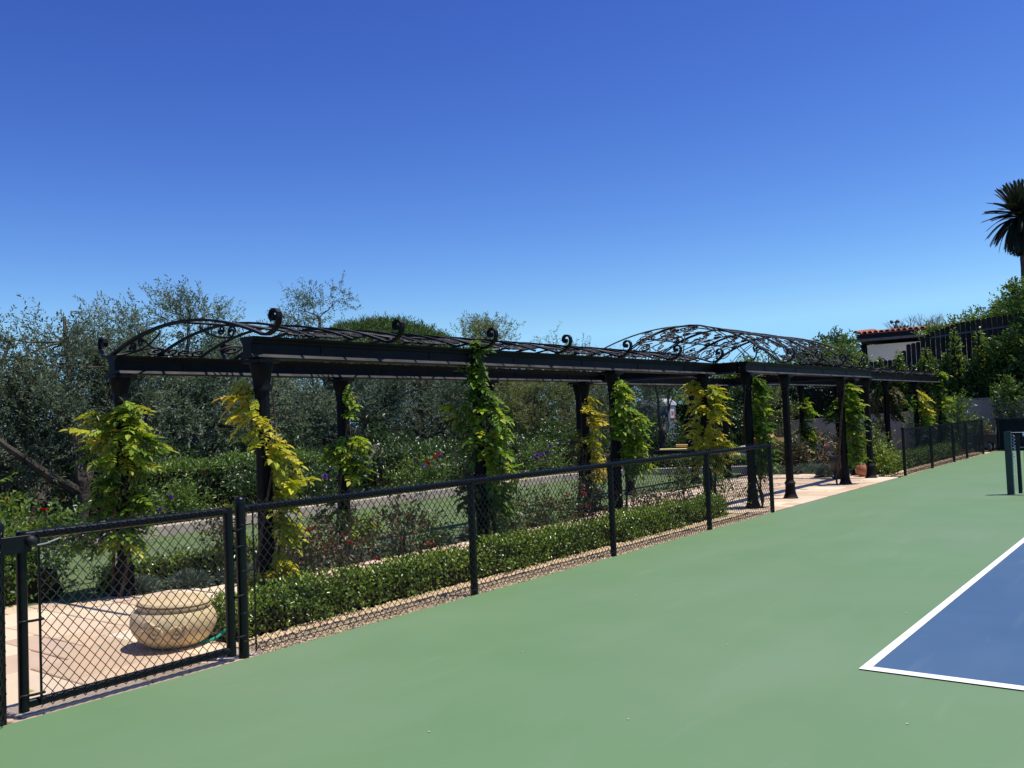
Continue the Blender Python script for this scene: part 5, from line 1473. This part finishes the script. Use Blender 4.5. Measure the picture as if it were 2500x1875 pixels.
ym = MB(); ym.sheet([(-17, 39.5), (4, 39.5), (4, 52.2), (-17, 52.2)], 1.165); ym.build('bounce_sheet', M['bounce_pale'], kind='structure')  # pale sheet added to bounce sunlight up onto the shaded house wall
hs = thing('house', 'cream house with terracotta tile roof behind the wooden fence', 'house', (-10, 55, 1.1))
m = MB(); m.box((0, 0, 1.9), (9.6, 6.0, 4.0)); m.build('wall', M['housewall'], hs)
wv = m = MB(); m.box((-3.15, -3.03, 2.47), (1.05, .04, .42)); wo = m.build('window', M['gutter'], hs)
for z in (2.32, 2.40, 2.48, 2.56, 2.64):
    m = MB(); m.box((-3.15, -3.06, z), (1.0, .03, .025)); m.build('slat', M['housewall'], wo)
rf = MB(); rf.prism([(-3.25, 4.52), (3.5, 5.1), (3.5, 4.1), (-3.25, 4.1)], -5.28, 6.5, lambda u, v, t_: (t_, u, v)); rfo = rf.build('roof', M['darkwood'], hs); rfo.color = (1, 1, 1, 1)
m = MB(); m.box((.45, -3.56, 4.16), (12.0, .28, .11)); m.build('gutter', M['gutter'], hs)
m = MB(); m.box((.45, -3.40, 4.245), (11.8, .20, .05)); o = m.build('fascia', M['darkwood'], hs); o.color = (1, 1, 1, 1)
m = MB(); m.tube([(-4.95, -3.05, 3.4), (-5.3, -3.3, 3.93)], .04, 5); m.tube([(-4.95, 0, 3.4), (-5.3, 0, 3.93)], .04, 5); o = m.build('eave_bracket', M['gutter'], hs); o['kind'] = 'stuff'
tm = MB(); sl = math.radians(5); n8 = 6
vs = []; fs = []
for yy_, rr in ((0, .135), (.46, .115)):
    for inn in (0, 1):
        for k in range(n8 + 1):
            a = math.pi * k / n8; r2 = rr - .018 * inn
            vs.append((r2 * math.cos(a), yy_, r2 * math.sin(a)))
q = n8 + 1
for k in range(n8):
    fs += [(k, k + 1, 2 * q + k + 1, 2 * q + k), (q + k + 1, q + k, 3 * q + k, 3 * q + k + 1), (k + 1, k, q + k, q + k + 1), (2 * q + k, 2 * q + k + 1, 3 * q + k + 1, 3 * q + k)]
tm.add(vs, fs); tile_m = tm.mesh('roof_tile', M['tile'])
for r_ in range(3):
    for k in range(38):
        o = link('roof_tile', tile_m, rfo, loc=(-5.10 + .30 * k + random.uniform(-.01, .01), -3.38 + .42 * r_ * math.cos(sl), 4.53 + .42 * r_ * math.sin(sl)))
        o.rotation_euler = (sl, 0, random.uniform(-.02, .02)); f = random.uniform(.75, 1.15); o.color = (f, f * random.uniform(.85, 1.05), f, 1)
for k in range(9):
    o = link('roof_tile', tile_m, rfo, loc=(-5.27, -3.42 + .42 * k * math.cos(sl), 4.60 + .42 * k * math.sin(sl))); o.rotation_euler = (sl, 0, 0); o.color = (1, 1, 1, 1)

# ------------------------------------------------------------------ tennis net and far windscreen fence
npx = -2.78
nt = thing('tennis_net', 'dark tennis net with white top band and dark green post at the right edge', 'tennis net', (npx, NETY + .1, 0))
m = MB(); m.box((0, 0, .53), (.105, .105, 1.07)); m.box((0, 0, 1.075), (.112, .112, .012)); m.tube([(.0, -.052, 1.085), (.07, -.052, 1.085)], .012, 8); pst = m.build('post', M['netpost'], nt)
m = MB(); m.box((.058, -.0, .62), (.016, .07, .22)); m.tube([(.07, 0, .66), (.07, -.10, .66), (.12, -.10, .66)], .009, 6); m.build('crank', M['greymetal'], pst)
m = MB()
zz = 1.03; pts = []
while zz > .06:
    pts.append((.075, -.01, zz)); pts.append((.105, .012, zz - .03)); zz -= .055
m.tube(pts, .006, 5); m.build('lacing', M['white_cloth'], nt, smooth=True)
m = MB(); m.box((.145, 0, .52), (.06, .012, 1.0)); m.build('side_band', M['net'], nt)
NL = 12.7
m = MB(); m.box((.18 + NL / 2, 0, 1.035), (NL - .1, .014, .065)); m.build('top_band', M['white_cloth'], nt)
m = MB(); m.tube([(0, 0, 1.068), (NL, 0, 1.068)], .005, 5); m.build('cable', M['greymetal'], nt)
m = MB(); m.box((.18 + NL / 2, 0, .055), (NL - .1, .01, .05)); m.build('bottom_band', M['net'], nt)
m = MB()
for k in range(int(NL / .045)):
    m.box((.18 + k * .045, 0, .54), (.0035, .0035, .92))
for k in range(21):
    m.box((.18 + NL / 2, .004, .08 + k * .045), (NL - .1, .0035, .0035))
m.build('netting', M['net'], nt)
m = MB(); m.box((NL + .1, 0, .53), (.105, .105, 1.07)); m.build('post', M['netpost'], nt)

wsf = thing('windscreen_fence', 'black windscreened chain-link fence closing the far end of the court', 'fence', (-5.5, 33.3, 0))
for x in (-5.5, -3.0, -.5, 2, 4.5, 7, 9.5, 12, 14):
    post(wsf, x, 33.3, 1.07, .032)
m = MB(); m.tube([(-5.5, 33.3, 1.03), (14, 33.3, 1.03)], .023, 10); m.build('top_rail', M['vinyl'], wsf, smooth=True, loc=-wsf.location)
link('chain_link_mesh', chain_mesh('chain_link_mesh', (-5.47, 33.262), (6, 33.262), .02, 1.07), wsf, loc=-wsf.location)
for a, b_ in zip((-5.46, -3.0, -.5, 2, 4.5, 7, 9.5, 12), (-3.02, -.52, 1.98, 4.48, 6.98, 9.48, 11.98, 14)):
    m = MB()
    nxx = 10
    vs = []
    for k in range(nxx + 1):
        for z in (.05, .55, 1.0):
            vs.append((a + (b_ - a) * k / nxx, 33.335 + .012 * math.sin(k * 1.7 + z * 3), z))
    m.add(vs, [(k * 3 + j, k * 3 + j + 1, k * 3 + 3 + j + 1, k * 3 + 3 + j) for k in range(nxx) for j in range(2)])
    m.build('windscreen_panel', M['windscreen'], wsf, loc=-wsf.location)
m = MB(); m.box((4, 33.2, .105), (18.6, .03, .03)); m.build('base_rail', M['greymetal'], wsf, loc=-wsf.location)

# small cart in the gap by the far fence
ct = thing('garden_cart', 'dark cart with a wheel and a plant tray in the gap by the far fence', 'cart', (-5.85, 33.0, 0))
m = MB(); m.box((0, 0, .42), (.62, .7, .28), .2, 1.1); m.build('tray', M['rubber'], ct)
m = MB(); m.tube([(-.28, .3, .5), (-.3, .7, .9)], .02, 6); m.tube([(.28, .3, .5), (.26, .7, .9)], .02, 6); m.build('handle', M['rubber'], ct)
for x, y in ((.2, -.28), (-.2, -.28), (.2, .28), (-.2, .28)):
    m = MB(); m.lathe([(.03, -.03), (.155, -.035), (.16, 0), (.155, .035), (.03, .03)], (x, y, .16), 14, Matrix.Rotation(math.pi / 2, 4, 'Y')); w_ = m.build('wheel', M['rubber'], ct)
    m = MB(); m.lathe([(.02, -.041), (.075, -.042), (.075, .042), (.02, .041)], (x, y, .16), 12, Matrix.Rotation(math.pi / 2, 4, 'Y')); m.build('hub', M['greymetal'], w_)
m = MB(); m.lathe([(.06, 0), (.09, .10), (.095, .15), (.0, .15)], (.12, -.1, .56), 14); tp = m.build('flowerpot', M['terracotta'], None, loc=ct.location); tag(tp, 'small terracotta pot standing on the cart', 'pot')
t = bush('potted_plant', 'bronze leaved plant on the cart in front of the wall', 'plant', (-5.95, 33.1, .56), [(0, 0, .22, .22, .22, .2)], 70, 7, .07, .04, M['leaf_rosegreen'], .18, None, 5, 'cane', .1)

# ------------------------------------------------------------------ planter, hose, pots
pt = thing('stone_planter', 'squat tan carved stone planter with flat lid behind the gate', 'planter', (-6.42, 3.98, .012))
tl = Matrix.Rotation(-.05, 4, Vector((.6, -.8, 0)))
prof = [(.02, 0), (.17, 0), (.20, .012), (.255, .05), (.30, .11), (.318, .17), (.312, .22), (.288, .262), (.262, .283), (.262, .296), (.272, .302), (.272, .314), (.24, .316), (.02, .316)]
m = MB(); m.lathe(prof, (0, 0, 0), 40, tl); m.build('bowl', M['pot'], pt, smooth=True)
m = MB(); m.lathe([(.245, .316), (.268, .320), (.272, .330), (.262, .344), (.2, .352), (.1, .356), (.02, .357)], (0, 0, 0), 40, tl); m.build('lid', M['pot'], pt, smooth=True)
def on_bowl(a, z, off=.006):
    r = float(np.interp(z, [p[1] for p in prof[1:9]], [p[0] for p in prof[1:9]])) + off
    return tl @ Vector((r * math.cos(a), r * math.sin(a), z))
fa = math.atan2(-3.98, 6.42)
m = MB()
for c, sg in ((fa - .42, 1), (fa + .05, -1)):
    pts = [on_bowl(c + q[0] / .31, .15 + q[1]) for q in spiral(0, 0, .075, 1.5, 2.2 if sg > 0 else .8, sg, 24)]
    m.tube(pts, [.016 - .0005 * k for k in range(len(pts))], 6)
for a0, a1, z0, z1 in ((fa - .85, fa - .5, .13, .2), (fa - .1, fa + .25, .075, .085), (fa - .75, fa - .3, .2, .23)):
    m.tube([on_bowl(a0 + (a1 - a0) * k / 8, z0 + (z1 - z0) * k / 8 + .02 * math.sin(k * .4 * 2), .002) for k in range(9)], [.006, .011, .014, .016, .016, .014, .012, .009, .005], 6)
m.build('carved_scroll', M['pot'], pt, smooth=True)
HOSE = bez((-6.24, 4.07, .016), (-6.20, 4.25, .016), (-6.20, 4.30, .05), (-6.23, 4.40, .20), 40)
m = MB(); pts = []
for k in range(41):
    u = k / 40
    q = HOSE[k]
    pts.append(q)
m.tube([(-6.36, 4.25, .02)] + pts, .0115, 8)
tag(m.build('garden_hose', M['hose'], None, smooth=True), 'bright green hose running from the stone planter into the hedge', 'hose')
m = MB(); m.lathe([(.05, 0), (.10, .03), (.145, .10), (.15, .17), (.12, .24), (.08, .275), (.085, .29), (.06, .29)], (-6.42, 21.6, .01), 20)
tag(m.build('terracotta_jar', M['terracotta'], None, smooth=True), 'round terracotta jar beside the last pavilion column', 'pot')
t = thing('garden_urn', 'black urn behind the third pavilion column', 'urn', (-6.75, 20.9, 0))
m = MB(); m.lathe([(.12, 0), (.13, .04), (.08, .07), (.10, .12), (.17, .25), (.20, .40), (.19, .48), (.21, .50), (.21, .53), (.17, .53)], seg=22); m.build('body', M['blackpot'], t, smooth=True)

# ------------------------------------------------------------------ motor court clutter
sheetm = MB(); sheetm.sheet([(-25, 25.2), (-6.7, 25.2), (-6.7, 33.1), (-9.5, 35.4), (-17.5, 33.0), (-25, 37)], -.018); sheetm.build('motor_court', M['soil'], kind='structure')
tb = thing('portable_toilet', 'blue grey portable toilet with white domed roof and red white sign', 'portable toilet', (-18.6, 34.6, 0))
tr_ = Matrix.Rotation(math.radians(6), 4, 'Z')
def rb(mb): 
    mb.v = [tuple(tr_ @ Vector(p)) for p in mb.v]; return mb
m = MB(); m.box((0, 0, 1.0), (1.1, 1.15, 2.0)); rb(m).build('cabin', M['plastic_blue'], tb)
m = MB()
nr = 14
vs = []; fs = []
for i_ in range(nr + 1):
    a = math.pi * i_ / nr
    u = -.60 * math.cos(a); v = 2.0 + .31 * math.sin(a) ** .8
    for t_, dz in ((-.62, -.05), (-.45, 0), (.45, 0), (.62, -.05)):
        vs.append((u * (1 if abs(t_) < .5 else .97), t_, max(2.0, v + dz * math.sin(a))))
for i_ in range(nr):
    for k in range(3):
        fs.append((i_ * 4 + k, i_ * 4 + k + 1, i_ * 4 + 5 + k, i_ * 4 + 4 + k))
fs.append(tuple(i_ * 4 for i_ in range(nr + 1))); fs.append(tuple(i_ * 4 + 3 for i_ in range(nr, -1, -1)))
m.add(vs, fs); rb(m).build('roof', M['roof_plastic'], tb)
m = MB(); m.box((.58, 0, 1.0), (.03, .84, 1.9)); dr = rb(m).build('door', M['plastic_grey'], tb)
m = MB(); m.box((.602, .0, 1.62), (.012, .42, .42)); rb(m).build('sign', M['plastic_white'], dr)
m = MB(); m.box((.611, .0, 1.44), (.006, .42, .05)); m.box((.611, -.08, 1.66), (.006, .05, .2)); m.box((.611, .06, 1.66), (.006, .14, .16)); rb(m).build('sign_print', M['sticker_red'], dr)
m = MB()
for k in range(9):
    a = k * 2 * math.pi / 9
    m.add([(.0 + .05 * math.cos(a + .2), -.582, 1.35 + .05 * math.sin(a + .2)), (.05 * math.cos(a - .2), -.582, 1.35 + .05 * math.sin(a - .2)), (.19 * math.cos(a), -.582, 1.35 + .17 * math.sin(a))], [(0, 1, 2)])
m.add([(.09 * math.cos(k * .5236), -.584, 1.35 + .09 * math.sin(k * .5236)) for k in range(12)], [tuple(range(12))])
rb(m).build('logo', M['sticker_red'], tb, fix=False)

t = thing('iron_fence', 'thin dark iron picket fence in front of the shrubs by the portable toilet', 'fence', (-16, 31.8, 0))
m = MB()
for k in range(34):
    m2 = MB(); m2.box((k * .11, k * .035, .62), (.016, .016, 1.24)); m2.build('picket', M['vinyl'], t)
for z in (.15, 1.15):
    m = MB(); m.tube([(0, 0, z), (3.65, 1.16, z)], .016, 6); m.build('rail', M['vinyl'], t)
bush('screen_shrub', 'leafy shrub hiding the lower half of the portable toilet', 'shrub', (-16.7, 31.4, 0), [(0, 0, .7, .95, .6, .62)], 420, 9, .09, .045, M['leaf_dark'], .3, None, 7, 'cane', .28)
bush('screen_shrub', 'leafy shrub growing behind the iron picket fence', 'shrub', (-14.4, 32.8, 0), [(0, 0, .8, 1.5, .5, .75)], 420, 9, .10, .055, M['leaf_dark'], .35, None, 7, 'cane', .3)
bush('screen_shrub', 'brownish dry shrub between the back columns of the pavilion', 'shrub', (-13.2, 33.4, 0), [(0, 0, 1.3, .8, .7, 1.2)], 420, 9, .09, .045, M['leaf_rosegreen'], .35, None, 9, 'cane', .3)

t = thing('flat_trolley', 'low dark bench stacked with dark drums and boards', 'trolley', (-13.4, 26.2, 0))
m = MB(); m.box((0, 0, .42), (1.5, .7, .10)); m.build('deck', M['rubber'], t)
for x, y in ((-.6, -.25), (.6, -.25), (.6, .25), (-.6, .25)):
    m = MB(); m.box((x, y, .185), (.07, .07, .37)); m.build('leg', M['rubber'], t)
def slab_thing(name, label, cat, mat, c, s, rz):
    o = MB(); o.slab((0, 0, s[2]), s, 0, min(.01, s[2] * .3)); q = o.build(name, M[mat], None, loc=c); q.rotation_euler = (random.uniform(-.02, .02), random.uniform(-.03, .03), rz); tag(q, label, cat)
slab_thing('board', 'yellow board lying flat on the dark trolley', 'board', 'yellow', (-13.52, 26.1, .475), (.95, .34, .05), .55)
slab_thing('board', 'orange board lying above the yellow one', 'board', 'orange', (-13.35, 26.45, .56), (.55, .25, .08), .55)
for k, (x, y, z, rz) in enumerate([(-12.95, 26.3, .63, .3), (-12.7, 26.55, .63, .5), (-12.72, 26.0, .28, .4), (-12.35, 26.3, .28, .2), (-12.75, 26.4, .93, .9)]):
    m = MB(); rr = .15
    m.lathe([(rr * .55, -.2), (rr, -.2), (rr + .012, -.19), (rr + .012, -.17), (rr, -.16), (rr, .16), (rr + .012, .17), (rr + .012, .19), (rr, .2), (rr * .9, .2), (rr * .88, -.1), (rr * .1, -.12)], (0, 0, 0), 18, Matrix.Rotation(math.pi / 2, 4, 'X'))
    o = m.build('drum', M['rubber'], None, smooth=True, loc=(x, y, z)); o.rotation_euler = (0, 0, rz)
    tag(o, ['dark drum lying against the boards on the trolley', 'dark drum lying behind the first one on the trolley', 'dark drum lying on the ground before the trolley', 'dark drum on the ground right of the trolley', 'dark drum topmost of the heap by the trolley'][k], 'drum', 'dark drums heaped by the trolley')
    m = MB(); m.tube([(rr * 1.03 * math.cos(a), -.205, rr * 1.03 * math.sin(a)) for a in np.linspace(.3, 2.6, 12)], .012, 5); r_ = m.build('rim', M['greymetal'], o, smooth=True)
# sacks, bricks and a carton
for k, (x, y, z, rz) in enumerate([(-11.5, 26.2, .0, .2), (-10.95, 26.4, .0, -.1), (-11.3, 26.3, .19, .5), (-11.2, 26.35, .38, .1)]):
    m = MB(); n_, q_ = 9, 13
    vs = []; fs = []
    for i in range(n_ + 1):
        for j in range(q_):
            u = i / n_ * 2 - 1; a = 2 * math.pi * j / q_
            s_ = (1 - abs(u) ** 3.2) ** .5 + .02
            vs.append((u * .36, math.cos(a) * .24 * s_ * (1 + .06 * math.sin(3 * u + k)), .10 + math.sin(a) * .10 * s_ * (1 + .15 * math.sin(5 * u + a))))
    for i in range(n_):
        for j in range(q_):
            fs.append((i * q_ + j, i * q_ + (j + 1) % q_, (i + 1) * q_ + (j + 1) % q_, (i + 1) * q_ + j))
    m.add(vs, fs)
    o = m.build('sack', M['sack'], None, smooth=True, loc=(x, y, z)); o.rotation_euler = (0, 0, rz)
    tag(o, ['pale sack on the ground at the left of the sack heap', 'pale sack on the ground at the right of the sack heap', 'pale sack in the second layer of the heap', 'pale sack on top of the heap'][k], 'sack', 'pale sacks heaped behind the lawn')
bp = thing('brick_stack', 'short stack of grey slabs capped by red brick behind the sacks', 'brick stack', (-11.15, 27.2, 0))
for i in range(7):
    for j in range(3):
        m = MB(); m.slab((-.22 + .22 * j, 0, .11 * (i + 1)), (.21, .34, .10), random.uniform(-.05, .05), .008); m.build('brick', M['brick'] if i == 6 else M['curb'], bp)
cb = thing('cardboard_box', 'open brown cardboard box standing by the fence end', 'box', (-10.15, 26.4, .38))
m = MB()
for c, s in (((0, -.2, .21), (.44, .012, .42)), ((0, .2, .21), (.44, .012, .42)), ((-.214, 0, .21), (.012, .385, .42)), ((.214, 0, .21), (.012, .385, .42)), ((0, 0, .006), (.41, .38, .012))):
    m.box(c, s)
m.build('body', M['cardboard'], cb)
for c, ax in (((0, -.21, .42), 'f'), ((.22, 0, .42), 'r'), ((-.22, 0, .42), 'l')):
    m = MB()
    if ax == 'f': m.add([(-.215, -.21, .422), (.215, -.21, .422), (.2, -.29, .29), (-.2, -.29, .29), (-.215, -.204, .422), (.215, -.204, .422), (.2, -.284, .286), (-.2, -.284, .286)], [(0, 1, 2, 3), (7, 6, 5, 4), (0, 4, 5, 1), (2, 6, 7, 3)])
    else:
        s = 1 if ax == 'r' else -1
        m.add([(s * .222, -.19, .422), (s * .222, .19, .422), (s * .31, .17, .52), (s * .31, -.17, .52), (s * .216, -.19, .425), (s * .216, .19, .425), (s * .304, .17, .525), (s * .304, -.17, .525)], [(0, 1, 2, 3), (7, 6, 5, 4), (0, 4, 5, 1), (2, 6, 7, 3)])
    m.build('flap', M['cardboard'], cb)
t = thing('storage_crate', 'dark crate under the cardboard box', 'crate', (-10.15, 26.4, 0))
m = MB(); m.box((0, 0, .19), (.8, .6, .37)); m.build('body', M['rubber'], t)
m = MB(); m.slab((0, 0, .378), (.84, .64, .03), 0, .006); m.build('rim', M['rubber'], t)
